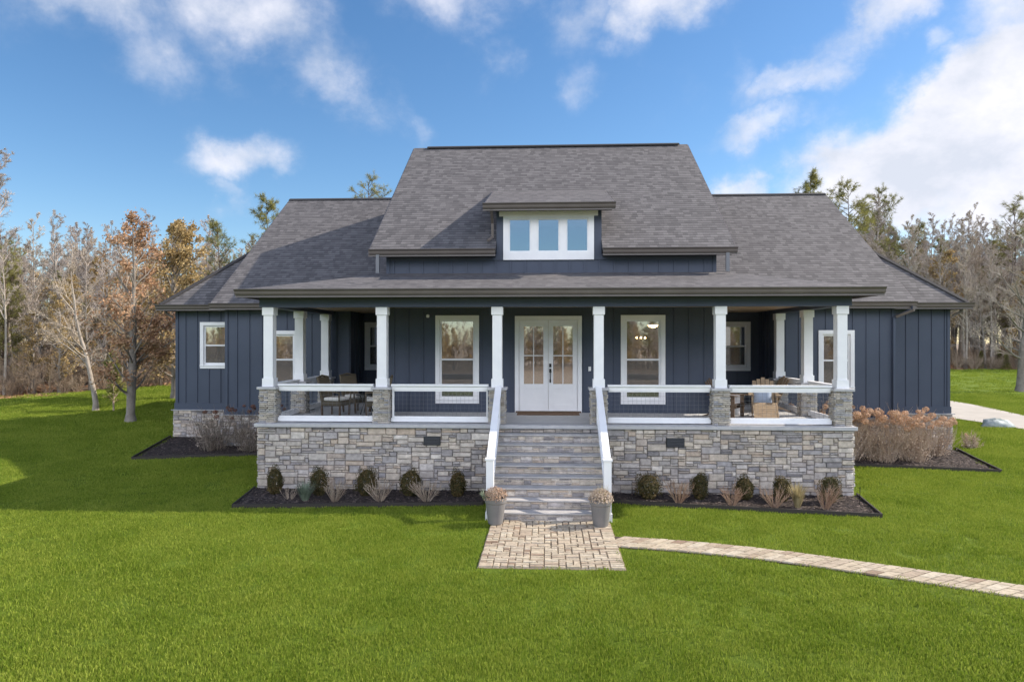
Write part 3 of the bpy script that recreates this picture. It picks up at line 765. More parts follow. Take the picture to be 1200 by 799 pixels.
# ---- porch structure
CXS = [-6.72, -3.95, -1.18, 1.22, 4.05, 6.82]
SXL, SXR = -6.74, 6.84
bm_ = MB()
bm_.box(-6.92, 7.02, -.15, .15, 4.39, 4.66)
bm_.box(-6.92, -6.62, .151, 4.64, 4.39, 4.66); bm_.box(6.72, 7.02, .151, 4.64, 4.39, 4.66)
part(bm_, 'porch_beam', M_SIDE)
ce = MB(); ce.box(-6.62, 6.72, .151, 2.49, 4.50, 4.53)
ce.box(-6.62, -4.46, 2.49, 6.09, 4.50, 4.53); ce.box(4.59, 6.72, 2.49, 6.09, 4.50, 4.53)
for i in range(17):
    y = .3 + i * .13; ce.box(-6.61, 6.71, y, y + .006, 4.494, 4.4995)
part(ce, 'porch_ceiling', M_WOODCEIL)
def column(x, y):
    c = MB(); c.box(x - .113, x + .113, y - .113, y + .113, 2.68, 4.20)
    c.box(x - .138, x + .138, y - .138, y + .138, 2.481, 2.679)
    c.box(x - .138, x + .138, y - .138, y + .138, 4.201, 4.388)
    return part(c, 'column', M_TRIM)
Rs = random.Random(11)
def pillar(x, y, z0=FL, hw=.180):
    c = MB(); c.box(x - hw, x + hw, y - hw, y + hw, z0, 2.42)
    for (O, U, Nn) in (((x - hw, y - hw, z0), (1, 0, 0), (0, -1, 0)), ((x + hw, y + hw, z0), (-1, 0, 0), (0, 1, 0)),
                      ((x + hw, y - hw, z0), (0, 1, 0), (1, 0, 0)), ((x - hw, y + hw, z0), (0, -1, 0), (-1, 0, 0))):
        stones(c, O, U, (0, 0, 1), Nn, 2 * hw, 2.42 - z0, .055, .047, Rs, 4, 1, .003, .012, .04, (), .004)
    p = part(c, 'stone_pillar', M_LEDGE)
    k = MB(); k.box(x - hw - .055, x + hw + .055, y - hw - .055, y + hw + .055, 2.42, 2.48); part(k, 'cap', M_CAP, p, bevel=.008)
    return p
COLS = [(x, 0) for x in CXS] + [(SXL, 2.1), (SXR, 2.1), (SXL - .02, 4.32), (SXR + .02, 4.32)]
for x, y in COLS: column(x, y); pillar(x, y, FL)
# raised stone base: core, faces, ledge and floor
base = MB(); BX0, BX1, BY = -6.90, 7.0, -.26
base.box(BX0, BX1, BY, 4.60, -.3, 1.53)
part(base, 'foundation_core', M_MORTAR)
VENTS = [(-2.90, -2.50, 1.13, 1.34), (2.76, 3.17, 1.13, 1.34)]
st = MB()
for xa, xb in ((BX0, -1.16), (1.18, BX1)):
    stones(st, (xa, BY, -.22), (1, 0, 0), (0, 0, 1), (0, -1, 0), xb - xa, 1.75, .088, .056, Rs, 5, 3, .004, .02, .05,
           (), .013)
stones(st, (BX1, BY, -.22), (0, 1, 0), (0, 0, 1), (1, 0, 0), 4.8, 1.75, .088, .056, Rs, 5, 3, .004, .02, .05, (), .013)
stones(st, (BX0, 4.54, -.22), (0, -1, 0), (0, 0, 1), (-1, 0, 0), 4.8, 1.75, .088, .056, Rs, 5, 3, .004, .02, .05, (), .013)
part(st, 'stone_veneer', M_STONE)
for v in VENTS:
    q = MB(); q.box(v[0], v[1], BY - .062, BY - .001, v[2], v[3])
    for i in range(5): z = v[2] + .03 + i * .036; q.beam((v[0] + .02, BY - .066, z), (v[1] - .02, BY - .066, z), .012, .02, (0, .5, 1))
    part(q, 'crawl_vent', M_VENT)
ws = MB(); wc = MB()
for (xa, xb, y) in ((-10.12, BX0, 4.60), (BX1, 10.39, 4.60), (-12.52, -10.12, 6.05), (10.39, 12.82, 6.05)):
    wc.box(xa, xb, y, y + .25, -.3, 1.26)
    stones(ws, (xa, y, -.15), (1, 0, 0), (0, 0, 1), (0, -1, 0), xb - xa, 1.41, .088, .056, Rs, 5, 3, .005, .015, .04, (), .013)
for (x, ya, yb, s) in ((-10.12, 4.6, 6.05, -1), (10.39, 4.6, 6.05, 1), (-12.52, 6.05, 15.6, -1), (12.82, 6.05, 15.6, 1)):
    if s < 0:
        wc.box(x, x + .2, ya + .251, yb, -.3, 1.259); stones(ws, (x, yb, -.15), (0, -1, 0), (0, 0, 1), (-1, 0, 0), yb - ya, 1.41, .088, .056, Rs, 5, 3, .005, .015, .04, (), .013)
    else:
        wc.box(x - .2, x, ya + .251, yb, -.3, 1.259); stones(ws, (x, ya, -.15), (0, 1, 0), (0, 0, 1), (1, 0, 0), yb - ya, 1.41, .088, .056, Rs, 5, 3, .005, .015, .04, (), .013)
part_each(wc, 'wing_foundation', M_MORTAR); part(ws, 'wing_stone_veneer', M_STONE)
wk = MB()
for (xa, xb, y) in ((-10.18, BX0 - .1, 4.60), (BX1 + .1, 10.45, 4.60), (-12.58, -10.18, 6.05), (10.45, 12.88, 6.05)): wk.box(xa, xb, y - .065, y + .035, 1.262, 1.284)
part_each(wk, 'water_table', M_CAP)
fl = MB(); fl.box(BX0 - .07, BX1 + .07, BY - .09, BY + .40, 1.535, FL)
fl.box(BX0 - .07, BX0 + .40, BY + .401, 4.60, 1.535, FL); fl.box(BX1 - .40, BX1 + .07, BY + .401, 4.60, 1.535, FL)
part(fl, 'ledge', M_CAP, bevel=.008)
fl = MB(); fl.box(BX0 + .401, BX1 - .401, BY + .401, 2.5, 1.535, FL - .001)
fl.box(BX0 + .401, -4.46, 2.5, 6.09, 1.5, FL - .001); fl.box(4.59, BX1 - .401, 2.5, 6.09, 1.5, FL - .001)
part(fl, 'porch_floor', M_FLOOR)
# stairs: nine risers
stp = MB(); tr = MB(); NR = 9; RI = FL / NR; TD = .30
Y0 = BY - .09
for k in range(1, NR):
    zt = FL - RI * k; yf = Y0 - TD * k
    stp.box(-1.17, 1.19, yf + .03, Y0 + .03 - TD * (k - 1) + .03 - .001, -.2, zt - .035)
    stones(stp, (-1.17, yf + .03, zt - RI - .0), (1, 0, 0), (0, 0, 1), (0, -1, 0), 2.36, RI - .037, .085, .047, Rs, 4, 2, .004, .010, .028, (), .007)
    tr.box(-1.20, 1.22, yf - .005, yf + TD + .02, zt - .035, zt)
stones(stp, (-1.17, Y0 + .06, FL - RI), (1, 0, 0), (0, 0, 1), (0, -1, 0), 2.36, RI - .085, .09, .05, Rs, 4, 2, .005, .008, .02, (), .004)
# last riser down to the patio
yl = Y0 - TD * (NR - 1)
part(stp, 'stair_riser', M_STONE); part(tr, 'stair_tread', M_TREAD, bevel=.008)
# railings
def rail_panel(ax, bx, y=0.0, axis='x', stiles=False):
    m = MB(); a, b = ax, bx
    def bx_(u0, u1, w0, w1, z0, z1):
        if axis == 'x': m.box(u0, u1, y + w0, y + w1, z0, z1)
        else: m.box(y + w0, y + w1, u0, u1, z0, z1)
    bx_(a, b, -.07, .07, 2.50, 2.545); bx_(a, b, -.03, .03, 2.41, 2.499)
    bx_(a, b, -.05, .05, 1.645, 1.74); bx_(a + .02, b - .02, -.02, .02, 1.741, 1.775); bx_(a + .02, b - .02, -.02, .02, 2.375, 2.409)
    if stiles: bx_(a + .02, a + .065, -.021, .021, 1.776, 2.374); bx_(b - .05, b - .02, -.021, .021, 1.776, 2.374)
    p = part(m, 'railing', M_TRIM)
    w = MB(); n = int((b - a - .14) / .10)
    for i in range(1, n):
        u = a + .07 + (b - a - .14) * i / n
        if axis == 'x': w.tube([(u, y, 1.775), (u, y, 2.376)], .0022, 4)
        else: w.tube([(y, u, 1.775), (y, u, 2.376)], .0022, 4)
    for i in range(1, 6):
        z = 1.775 + .1 * i
        if axis == 'x': w.tube([(a + .07, y, z), (b - .07, y, z)], .0022, 4)
        else: w.tube([(y, a + .07, z), (y, b - .07, z)], .0022, 4)
    part(w, 'wire_mesh', M_SPOUT, p); return p
g_ = .215
for a, b in ((0, 1), (1, 2), (3, 4), (4, 5)): rail_panel(CXS[a] + g_, CXS[b] - g_, 0.0, 'x', a == 1)
for x in (SXL, SXR):
    rail_panel(g_, 2.1 - g_, x, 'y'); rail_panel(2.1 + g_, 4.32 - g_, x, 'y')
for x in (-1.14, 1.20):
    m = MB(); A = Vector((x, -.24, 2.50)); B_ = Vector((x, -2.50, 1.24))
    m.beam(A, B_, .15, .045); m.beam(A - Vector((0, 0, .07)), B_ - Vector((0, 0, .07)), .06, .07)
    A2 = A - Vector((0, 0, .74)); B2 = B_ - Vector((0, 0, .74)); m.beam(A2, B2, .08, .07)
    m.box(x - .075, x + .075, -2.68, -2.53, -.05, 1.20); m.box(x - .095, x + .095, -2.70, -2.51, 1.20, 1.235); m.box(x - .09, x + .09, -2.695, -2.515, 0, .16)
    m.box(x - .045, x + .045, -.31, -.22, 1.63, 2.44)
    for tt in (.33, .66):
        P = A.lerp(B_, tt); m.box(x - .02, x + .02, P.y - .02, P.y + .02, P.z - .72, P.z - .1)
    p = part(m, 'stair_railing', M_TRIM)
    w = MB()
    for i in range(1, 24):
        P = A.lerp(B_, i / 24); w.tube([P - Vector((0, 0, .10)), P - Vector((0, 0, .71))], .0022, 4)
    for k in range(1, 6):
        w.tube([A - Vector((0, 0, .1 + k * .1)), B_ - Vector((0, 0, .1 + k * .1))], .0022, 4)
    part(w, 'wire_mesh', M_SPOUT, p)

# ------------------------------------------------------------------ paving and beds
pb = MB(); pb.box(-1.10, 1.24, -5.54, -2.76, -.05, .012)
pv = MB(); Rp = random.Random(5)
stones(pv, (-1.09, -5.53, .012), (1, 0, 0), (0, 1, 0), (0, 0, 1), 2.32, 2.78, .115, .095, Rp, 2, 2, .005, .022, .034, (), .004)
pa = pv.build('patio', M_PAVER); tag(pa, 'square patio of tan tumbled pavers at the foot of the steps', 'patio', kind='structure')
pj = pb.build('joint_sand', M_JOINT, pa)
PATH = [(1.17, -4.03), (2.4, -4.28), (3.68, -4.68), (4.84, -5.20), (6.75, -6.22), (9, -7.6), (12, -9.8), (16, -13)]
def catmull(P, n=10):
    out = []
    for i in range(len(P) - 1):
        p0 = P[max(i - 1, 0)]; p1 = P[i]; p2 = P[i + 1]; p3 = P[min(i + 2, len(P) - 1)]
        for k in range(n):
            t = k / n
            out.append(tuple(.5 * ((2 * p1[c]) + (-p0[c] + p2[c]) * t + (2 * p0[c] - 5 * p1[c] + 4 * p2[c] - p3[c]) * t * t + (-p0[c] + 3 * p1[c] - 3 * p2[c] + p3[c]) * t ** 3) for c in (0, 1)))
    out.append(P[-1]); return out
PC = catmull(PATH); HWP = .31
def path_frame(s):
    acc = 0
    for a, b in zip(PC, PC[1:]):
        l = math.dist(a, b)
        if acc + l >= s:
            t = (s - acc) / l; d = Vector((b[0] - a[0], b[1] - a[1])).normalized()
            return Vector((a[0] + (b[0] - a[0]) * t, a[1] + (b[1] - a[1]) * t)), d
        acc += l
    return None, None
PL = sum(math.dist(a, b) for a, b in zip(PC, PC[1:]))
pt = MB(); s = 0.0; row = 0
while s < PL - .3:
    wd = Rp.choice([.13, .16, .16, .2])
    cuts = [-HWP, -.11 + Rp.uniform(-.06, .06), .13 + Rp.uniform(-.06, .06), HWP] if row % 2 else [-HWP, Rp.uniform(-.1, .1), HWP]
    P0, D0 = path_frame(s + .009); P1, D1 = path_frame(s + wd - .009)
    N0 = Vector((-D0.y, D0.x)); N1 = Vector((-D1.y, D1.x)); zt = .036 + Rp.uniform(-.004, .004)
    for a, b in zip(cuts, cuts[1:]):
        sk_ = .55; q = [P0 + N0 * (a + .005) + D0 * a * sk_, P1 + N1 * (a + .005) + D1 * a * sk_, P1 + N1 * (b - .005) + D1 * b * sk_, P0 + N0 * (b - .005) + D0 * b * sk_]
        c = sum(q, Vector((0, 0))) / 4
        pt.hexa([(p.x, p.y, -.02) for p in q] + [(c.x + (p.x - c.x) * .95, c.y + (p.y - c.y) * .95, zt) for p in q])
    s += wd; row += 1
po = pt.build('path', M_PAVER); tag(po, 'curved narrow walkway of tan pavers across the lawn', 'path', kind='structure')
pj = MB()
for (a, b) in zip(PC, PC[1:]):
    d = (Vector(b) - Vector(a)).normalized(); n = Vector((-d.y, d.x)) * (HWP + .02); e = d * .02; a_, b_ = Vector(a) - e * 0, Vector(b)
    pj.face([(a_.x - n.x, a_.y - n.y, .014), (b_.x - n.x, b_.y - n.y, .014), (b_.x + n.x, b_.y + n.y, .014), (a_.x + n.x, a_.y + n.y, .014)])
pj.build('joint_sand', M_SOIL, po)

BEDS = [  # polygon, inner height, label
    ([(-7.0, -.22), (-6.72, -1.98), (-1.40, -1.52), (-1.22, -.22)], .10, 'dark mulch planting bed left of the porch steps'),
    ([(1.26, -.22), (1.46, -1.18), (6.76, -2.10), (7.1, -.22)], .06, 'brown mulch planting bed right of the porch steps'),
    ([(-12.6, 6.0), (-11.9, 2.75), (-6.98, 3.55), (-6.98, 4.6), (-10.15, 4.6), (-10.2, 6.0)], .03, 'dark mulch bed against the left wing wall'),
    ([(7.1, 4.6), (7.1, 3.35), (12.05, 2.5), (12.9, 6.0), (10.45, 6.0), (10.4, 4.6)], .03, 'brown mulch bed against the right wing wall')]
def inpoly(x, y, P):
    c = False; j = len(P) - 1
    for i in range(len(P)):
        if (P[i][1] > y) != (P[j][1] > y) and x < (P[j][0] - P[i][0]) * (y - P[i][1]) / (P[j][1] - P[i][1]) + P[i][0]: c = not c
        j = i
    return c
Rb = random.Random(21)
for P, bh, lab in BEDS:
    b = MB(); b.face([(x, y, H(x, y) + bh * .5 + .012) for x, y in P])
    bo = b.build('mulch_bed', M_MULCH); tag(bo, lab, 'planting bed', kind='structure')
    c = MB(); xsP = [p[0] for p in P]; ysP = [p[1] for p in P]
    area = (max(xsP) - min(xsP)) * (max(ysP) - min(ysP))
    for _ in range(int(area * 420)):
        x, y = Rb.uniform(min(xsP), max(xsP)), Rb.uniform(min(ysP), max(ysP))
        if not inpoly(x, y, P): continue
        a = Rb.uniform(0, 6.28); l = Rb.uniform(.012, .04); w = Rb.uniform(.006, .014); z = H(x, y) + bh * .5 + .016 + Rb.uniform(0, .012)
        t = Rb.uniform(-.3, .3); dx, dy = math.cos(a), math.sin(a)
        c.face([(x - dx * l - dy * w, y - dy * l + dx * w, z), (x + dx * l - dy * w, y + dy * l + dx * w, z + t * l), (x + dx * l + dy * w, y + dy * l - dx * w, z + t * l + .006), (x - dx * l + dy * w, y - dy * l - dx * w, z + .006)])
    co = c.build('mulch_chips', M_CHIP, bo); co['kind'] = 'stuff'
    e = MB()
    for (p, q) in zip(P, P[1:] + P[:1]):
        my = (p[1] + q[1]) / 2
        if min(p[1], q[1]) > -.3 and max(p[1], q[1]) < 0 or min(p[1], q[1]) >= 4.5: continue
        n = 6
        for i in range(n):
            a = (p[0] + (q[0] - p[0]) * i / n, p[1] + (q[1] - p[1]) * i / n); bq = (p[0] + (q[0] - p[0]) * (i + 1) / n, p[1] + (q[1] - p[1]) * (i + 1) / n)
            e.beam((a[0], a[1], H(*a) + .03), (bq[0], bq[1], H(*bq) + .03), .03, .13)
    e.build('edging', M_EDGE, bo)

# concrete drive on the right
dr = MB()
# the drive's true edges from where it shows beside the right wing
A2 = [(13, 30), (17.5, 27), (20.1, 23.4), (20.95, 20.2), (20.8, 16.9), (20.5, 14.2), (20.6, 8), (21.5, -2), (23, -22)]; B3 = [(12, 22.5), (14.6, 18.2), (16.1, 15.5), (17.07, 13.5), (17.6, 11.9), (17.9, 10.4), (18.1, 7), (18.4, -3), (19, -22)]
A2 = catmull(A2, 6); B3 = catmull(B3, 6)
for i in range(len(A2) - 1):
    q = [B3[i], B3[i + 1], A2[i + 1], A2[i]]
    for r_ in range(4):
        t0, t1 = r_ / 4, (r_ + 1) / 4
        c = [(B3[i][0] + (A2[i][0] - B3[i][0]) * t, B3[i][1] + (A2[i][1] - B3[i][1]) * t) for t in (t0, t1)]
        d = [(B3[i + 1][0] + (A2[i + 1][0] - B3[i + 1][0]) * t, B3[i + 1][1] + (A2[i + 1][1] - B3[i + 1][1]) * t) for t in (t0, t1)]
        pts = [c[0], d[0], d[1], c[1]]
        dr.face([(x, y, H(x, y) + .05) for x, y in pts])
do = dr.build('driveway', M_CONC); tag(do, 'pale concrete driveway behind the right wing', 'driveway', kind='structure')

# ------------------------------------------------------------------ scatter helper (stuff only)
def scatter(name, pts, sources, m_label, cat, kind='stuff', parent=None):
    """pts: (x,y,z, rx,ry,rz, scale, index)"""
    me = bpy.data.meshes.new(name); n = len(pts); a = np.array(pts, dtype=np.float32)
    me.vertices.add(n); me.vertices.foreach_set('co', a[:, :3].ravel())
    at = me.attributes.new('rot', 'FLOAT_VECTOR', 'POINT'); at.data.foreach_set('vector', a[:, 3:6].ravel())
    at = me.attributes.new('scl', 'FLOAT', 'POINT'); at.data.foreach_set('value', a[:, 6].copy())
    at = me.attributes.new('pick', 'INT', 'POINT'); at.data.foreach_set('value', a[:, 7].astype(np.int32).copy())
    o = bpy.data.objects.new(name, me); COL.objects.link(o)
    src = bpy.data.collections.new(name + '_sources')
    for i, s in enumerate(sources): s.name = f"{i:02d}_" + s.name; src.objects.link(s)
    ng = bpy.data.node_groups.new(name + '_scatter', 'GeometryNodeTree')
    ng.interface.new_socket('Geometry', in_out='INPUT', socket_type='NodeSocketGeometry'); ng.interface.new_socket('Geometry', in_out='OUTPUT', socket_type='NodeSocketGeometry')
    N, L = ng.nodes, ng.links
    gi = N.new('NodeGroupInput'); go = N.new('NodeGroupOutput'); ip = N.new('GeometryNodeInstanceOnPoints')
    ci = N.new('GeometryNodeCollectionInfo'); ci.inputs['Collection'].default_value = src; ci.inputs['Separate Children'].default_value = True; ci.inputs['Reset Children'].default_value = True
    def na(nm, t):
        q = N.new('GeometryNodeInputNamedAttribute'); q.data_type = t; q.inputs['Name'].default_value = nm; return q.outputs['Attribute']
    L.new(gi.outputs[0], ip.inputs['Points']); L.new(ci.outputs[0], ip.inputs['Instance']); ip.inputs['Pick Instance'].default_value = True
    L.new(na('pick', 'INT'), ip.inputs['Instance Index']); L.new(na('rot', 'FLOAT_VECTOR'), ip.inputs['Rotation']); L.new(na('scl', 'FLOAT'), ip.inputs['Scale'])
    L.new(ip.outputs[0], go.inputs[0])
    md = o.modifiers.new('scatter', 'NODES'); md.node_group = ng
    if parent: o.parent = parent; o['kind'] = 'stuff'
    else: tag(o, m_label, cat, kind=kind)
    return o

def excluded(x, y, pad=.0):
    if -6.95 < x < 7.05 and -.3 < y < 6: return True
    if -10.1 < x < 10.4 and 4.5 < y < 16: return True
    if -12.5 < x < 12.8 and 6 < y < 15.7: return True
    if -1.12 - pad < x < 1.26 + pad and -5.56 - pad < y < -.2: return True
    for P, _, _ in BEDS:
        if inpoly(x, y, P): return True
    if x > 1.2 and y < -3.3:
        for p in PC:
            if (p[0] - x) ** 2 + (p[1] - y) ** 2 < (HWP + .03 + pad) ** 2: return True
    if x > 12:
        m = [B3, A2]; poly = B3 + A2[::-1]
        if inpoly(x, y, poly): return True
    return False
# densify path centre for the distance test
PCd = []
for i in range(int(PL / .08)):
    q, _d = path_frame(i * .08 + .001)
    if q is not None: PCd.append((q.x, q.y))
PC = PCd

def tuft(seed, n, rad, h0, h1, w, lean=.6):
    r = random.Random(seed); m = MB()
    for _ in range(n):
        a = r.uniform(0, 6.28); d = rad * math.sqrt(r.random()); x, y = math.cos(a) * d, math.sin(a) * d
        t = r.uniform(0, 6.28); l = r.uniform(0, lean); h = r.uniform(h0, h1); ww = w * r.uniform(.7, 1.3)
        tx, ty = math.cos(t), math.sin(t); b = r.uniform(0, 6.28); px, py = math.cos(b) * ww, math.sin(b) * ww
        m.face([(x - px, y - py, -.01), (x + px, y + py, -.01), (x + tx * l * h * .4 + px * .7, y + ty * l * h * .4 + py * .7, h * .6), (x + tx * l * h * 1.1, y + ty * l * h * 1.1, h)])
    return m
gs = [tuft(100 + i, 64, .17, .020, .050, .0042).build('grass_tuft', M_BLADE, link=False) for i in range(4)]
Rg = random.Random(77); gp = []
for _ in range(120000):
    x, y = Rg.uniform(-24, 26), Rg.uniform(-14.2, 24)
    D = y + 16.26
    if abs(x + .05 * D) > .80 * D + 1.5: continue
    if D > 14 and Rg.random() > 14 / D * 1.1: continue
    if y > edge_y(x) or excluded(x, y, .05): continue
    gp.append((x, y, H(x, y), Rg.uniform(-.1, .1), Rg.uniform(-.1, .1), Rg.uniform(0, 6.28), Rg.uniform(.85, 1.25) * (1 + max(0, D - 14) * .03), Rg.randrange(4)))
# coarser turf further off
for _ in range(16000):
    x, y = Rg.uniform(-40, 60), Rg.uniform(6, 47)
    D = y + 16.26
    if abs(x + .05 * D) > .80 * D + 2 or (abs(x) < 12 and y > 14): continue
    if y > edge_y(x) + .5 or excluded(x, y, .05): continue
    gp.append((x, y, H(x, y), Rg.uniform(-.1, .1), Rg.uniform(-.1, .1), Rg.uniform(0, 6.28), Rg.uniform(1.5, 2.4), Rg.randrange(4)))
scatter('grass', gp, gs, 'dense short green grass blades covering the lawn', 'grass')

# ------------------------------------------------------------------ TREES
def rvec(r): 
    while True:
        v = Vector((r.uniform(-1, 1), r.uniform(-1, 1), r.uniform(-1, 1)))
        if .05 < v.length < 1: return v.normalized()
def limb(m, p, d, L, r0, r1, rnd, seg=3, n=4, wander=.18, lift=.08):
    pts = [p.copy()]; rad = [r0]; q = p.copy(); dd = d.copy()
    for i in range(seg):
        dd = (dd + rvec(rnd) * wander + Vector((0, 0, lift))).normalized(); q = q + dd * (L / seg)
        pts.append(q.copy()); rad.append(r0 + (r1 - r0) * (i + 1) / seg)
    m.tube(pts, rad, n, False)
    return pts, dd
def bare_tree(seed, h, r0, crown0=.3, n1=24, spread=.32, up=.6, n2=6, n3=5, n4=3, lean=(0, 0), tw=1.0, wander=.05, forks=1):
    rnd = random.Random(seed); tm, cm = MB(), MB(); tips = []
    trunks = []
    base = Vector((0, 0, -.15))
    for fk in range(forks):
        pts = [base.copy()]; rad = [r0 * 1.5]; q = Vector((0, 0, .35)); pts.append(q.copy()); rad.append(r0 * (1.0 if forks == 1 else .85))
        d = Vector((lean[0], lean[1], 1)).normalized()
        if fk: d = (d + Vector((rnd.uniform(-.25, .25), rnd.uniform(-.25, .25), 0))).normalized()
        ns = 9
        for i in range(ns):
            d = (d + rvec(rnd) * wander + Vector((0, 0, .04))).normalized(); q = q + d * (h / ns)
            t = (i + 1) / ns; pts.append(q.copy()); rad.append(max(.018, r0 * (1 - t) ** .85 * .92))
        tm.tube(pts, rad, 8, False); trunks.append((pts, rad))
    for pts, rad in trunks:
        for i in range(n1 // forks):
            t = crown0 + (1 - crown0) * (i + rnd.random()) / (n1 // forks)
            f = t * (len(pts) - 1); k = min(int(f), len(pts) - 2); u = f - k
            p = pts[k].lerp(pts[k + 1], u); rr = rad[k] + (rad[k + 1] - rad[k]) * u
            a = rnd.uniform(0, 6.28); el = up + rnd.uniform(-.25, .3) + (t - .5) * .5
            d = Vector((math.cos(a), math.sin(a), el)).normalized()
            L = h * spread * (1.12 - t) ** .6 * rnd.uniform(.6, 1.15)
            P1, d1 = limb(tm if rr > .05 and t < .8 else cm, p, d, L, min(rr * .6, .05) * tw, .010 * tw, rnd, 4, 4, .2, .05)
            for j in range(n2):
                tt = rnd.uniform(.2, 1); f = tt * 4; k = min(int(f), 3); q = P1[k].lerp(P1[k + 1], f - k)
                d2 = ((P1[k + 1] - P1[k]).normalized() + rvec(rnd) * .8 + Vector((0, 0, .15))).normalized(); L2 = L * .45 * rnd.uniform(.5, 1.1) * (1.1 - tt * .5)
                P2, _ = limb(cm, q, d2, L2, .012 * tw, .006 * tw, rnd, 2, 3, .25, .05); tips.append(P2[-1])
                for l in range(n3):
                    q2 = P2[rnd.randint(0, 1)].lerp(P2[2], rnd.random()); d3 = (d2 + rvec(rnd) * .8 + Vector((0, 0, .1))).normalized(); L3 = L2 * .55 * rnd.uniform(.5, 1.1)
                    P3, _ = limb(cm, q2, d3, L3, .007 * tw, .0045 * tw, rnd, 1, 3, .2, .0); tips.append(P3[-1])
                    for z in range(n4):
                        q3 = P3[0].lerp(P3[1], rnd.random()); d4 = (d3 + rvec(rnd) * .9).normalized()
                        limb(cm, q3, d4, max(.12, L3 * .5) * rnd.uniform(.6, 1.2), .005 * tw, .003 * tw, rnd, 1, 3, .1, 0)
    return tm, cm, tips
def leaves(tips, seed, n, size, spread, m=None, below=1e9):
    rnd = random.Random(seed); m = m or MB()
    for _ in range(n):
        p = rnd.choice(tips) + rvec(rnd) * spread * rnd.random()
        a = rvec(rnd); b = a.orthogonal().normalized(); s = size * rnd.uniform(.6, 1.3)
        c = a.cross(b)
        m.face([p - b * s * .5, p + c * s * .32 - b * s * .05, p + b * s * .55, p - c * s * .32 + b * s * .05 + a * s * .12])
    return m
def needle_tuft(m, p, d, rnd, n=16, L=.28, w=.010):
    for _ in range(n):
        v = (d * .7 + rvec(rnd)).normalized(); o = v.orthogonal().normalized() * w
        a = p + rvec(rnd) * .06; e = a + v * L * rnd.uniform(.7, 1.2)
        m.face([a - o, a + o, e])
def pine_tree(seed, h, r0, crown0=.5, nb=34, spread=.2, dens=9, tl=.34):
    rnd = random.Random(seed); tm, cm, fm = MB(), MB(), MB()
    pts = [Vector((0, 0, -.15))]; rad = [r0 * 1.3]; q = Vector((0, 0, .3)); pts.append(q.copy()); rad.append(r0); d = Vector((0, 0, 1))
    for i in range(9):
        d = (d + rvec(rnd) * .035 + Vector((0, 0, .05))).normalized(); q = q + d * (h / 9); pts.append(q.copy()); rad.append(max(.02, r0 * (1 - (i + 1) / 9.3)))
    tm.tube(pts, rad, 8, False)
    for i in range(nb):
        t = crown0 + (1 - crown0) * ((i + rnd.random()) / nb); f = t * 10; k = min(int(f), 9); p = pts[k].lerp(pts[k + 1], f - k)
        a = rnd.uniform(0, 6.28); s = math.sin(min(1, (1.03 - t) / (1.03 - crown0) * 1.25 + .12) * math.pi * .5)
        L = h * spread * s * rnd.uniform(.55, 1.15); d = Vector((math.cos(a), math.sin(a), .15 + t * .5 + rnd.uniform(-.15, .2))).normalized()
        P1, _ = limb(tm, p, d, L, .035, .012, rnd, 4, 4, .14, .09)
        for j in range(dens):
            tt = .3 + .7 * (j + rnd.random()) / dens; f = tt * 4; k = min(int(f), 3); q = P1[k].lerp(P1[k + 1], f - k)
            d2 = ((P1[k + 1] - P1[k]).normalized() * .6 + rvec(rnd) * .9 + Vector((0, 0, .35))).normalized(); L2 = L * .28 * rnd.uniform(.4, 1.1) + .1
            e = q + d2 * L2; fm_n = 13
            tm.tube([q, e], [.008, .005], 3, False)
            needle_tuft(fm, e, d2, rnd, fm_n, tl, .014); needle_tuft(fm, q.lerp(e, .5), d2, rnd, 8, tl * .9, .014)
        needle_tuft(fm, P1[-1], d, rnd, 18, tl, .014)
    needle_tuft(fm, pts[-1], Vector((0, 0, 1)), rnd, 24, tl, .014)
    return tm, fm

def tree_thing(name, tm, cm, bark, crownm, loc, rz, label, group=None, crown='crown', extra=None):
    t = empty(name, loc, rz, label, 'tree', group)
    tm.build('trunk', bark, t, smooth=True); cm.build(crown, crownm, t)
    if extra: 
        for nm, mb_, m_ in extra: mb_.build(nm, m_, t)
    return t

# hero trees on the lawn
tm, cm, tips = bare_tree(31, 7.2, .18, .16, 56, .34, .95, 6, 4, 2, (0.02, 0), .9, .05, forks=2)
lf = leaves(tips, 5, 7500, .105, .22)
low = [t for t in tips if t.z < 4.2 and t.x > -.5]; leaves(low, 6, 2600, .12, .28, lf)
ox, oy = -15.97, 9.17
tree_thing('oak_tree', tm, cm, M_BARK, M_TWIGP, (ox, oy, H(ox, oy)), 0, 'oak with russet dry leaves standing alone on the lawn beside the left wing', extra=[('dry_leaves', lf, M_OAKLEAF)])
tm, cm, tips = bare_tree(44, 6.6, .11, .25, 22, .36, .75, 7, 5, 4, (-.20, .02), .7, .10)
lx, ly = -19.14, 11.79
tree_thing('leaning_tree', tm, cm, M_BARKL, M_TWIGP, (lx, ly, H(lx, ly)), 0, 'pale bare tree leaning left on the lawn, left of the russet oak')
# yellow-green bush at its foot
tm, cm, tips = bare_tree(52, 2.0, .03, .05, 22, .34, 1.2, 5, 3, 0, (0, 0), .8, .1)
lf = leaves(tips, 9, 2200, .09, .14)
t = empty('shrub', (lx + .85, ly - .1, H(lx, ly)), 0, 'small yellow-green shrub at the foot of the leaning bare tree', 'shrub')
merge(tm, cm); tm.build('stems', M_DRY, t); lf.build('leaves', M_YELLOW, t)
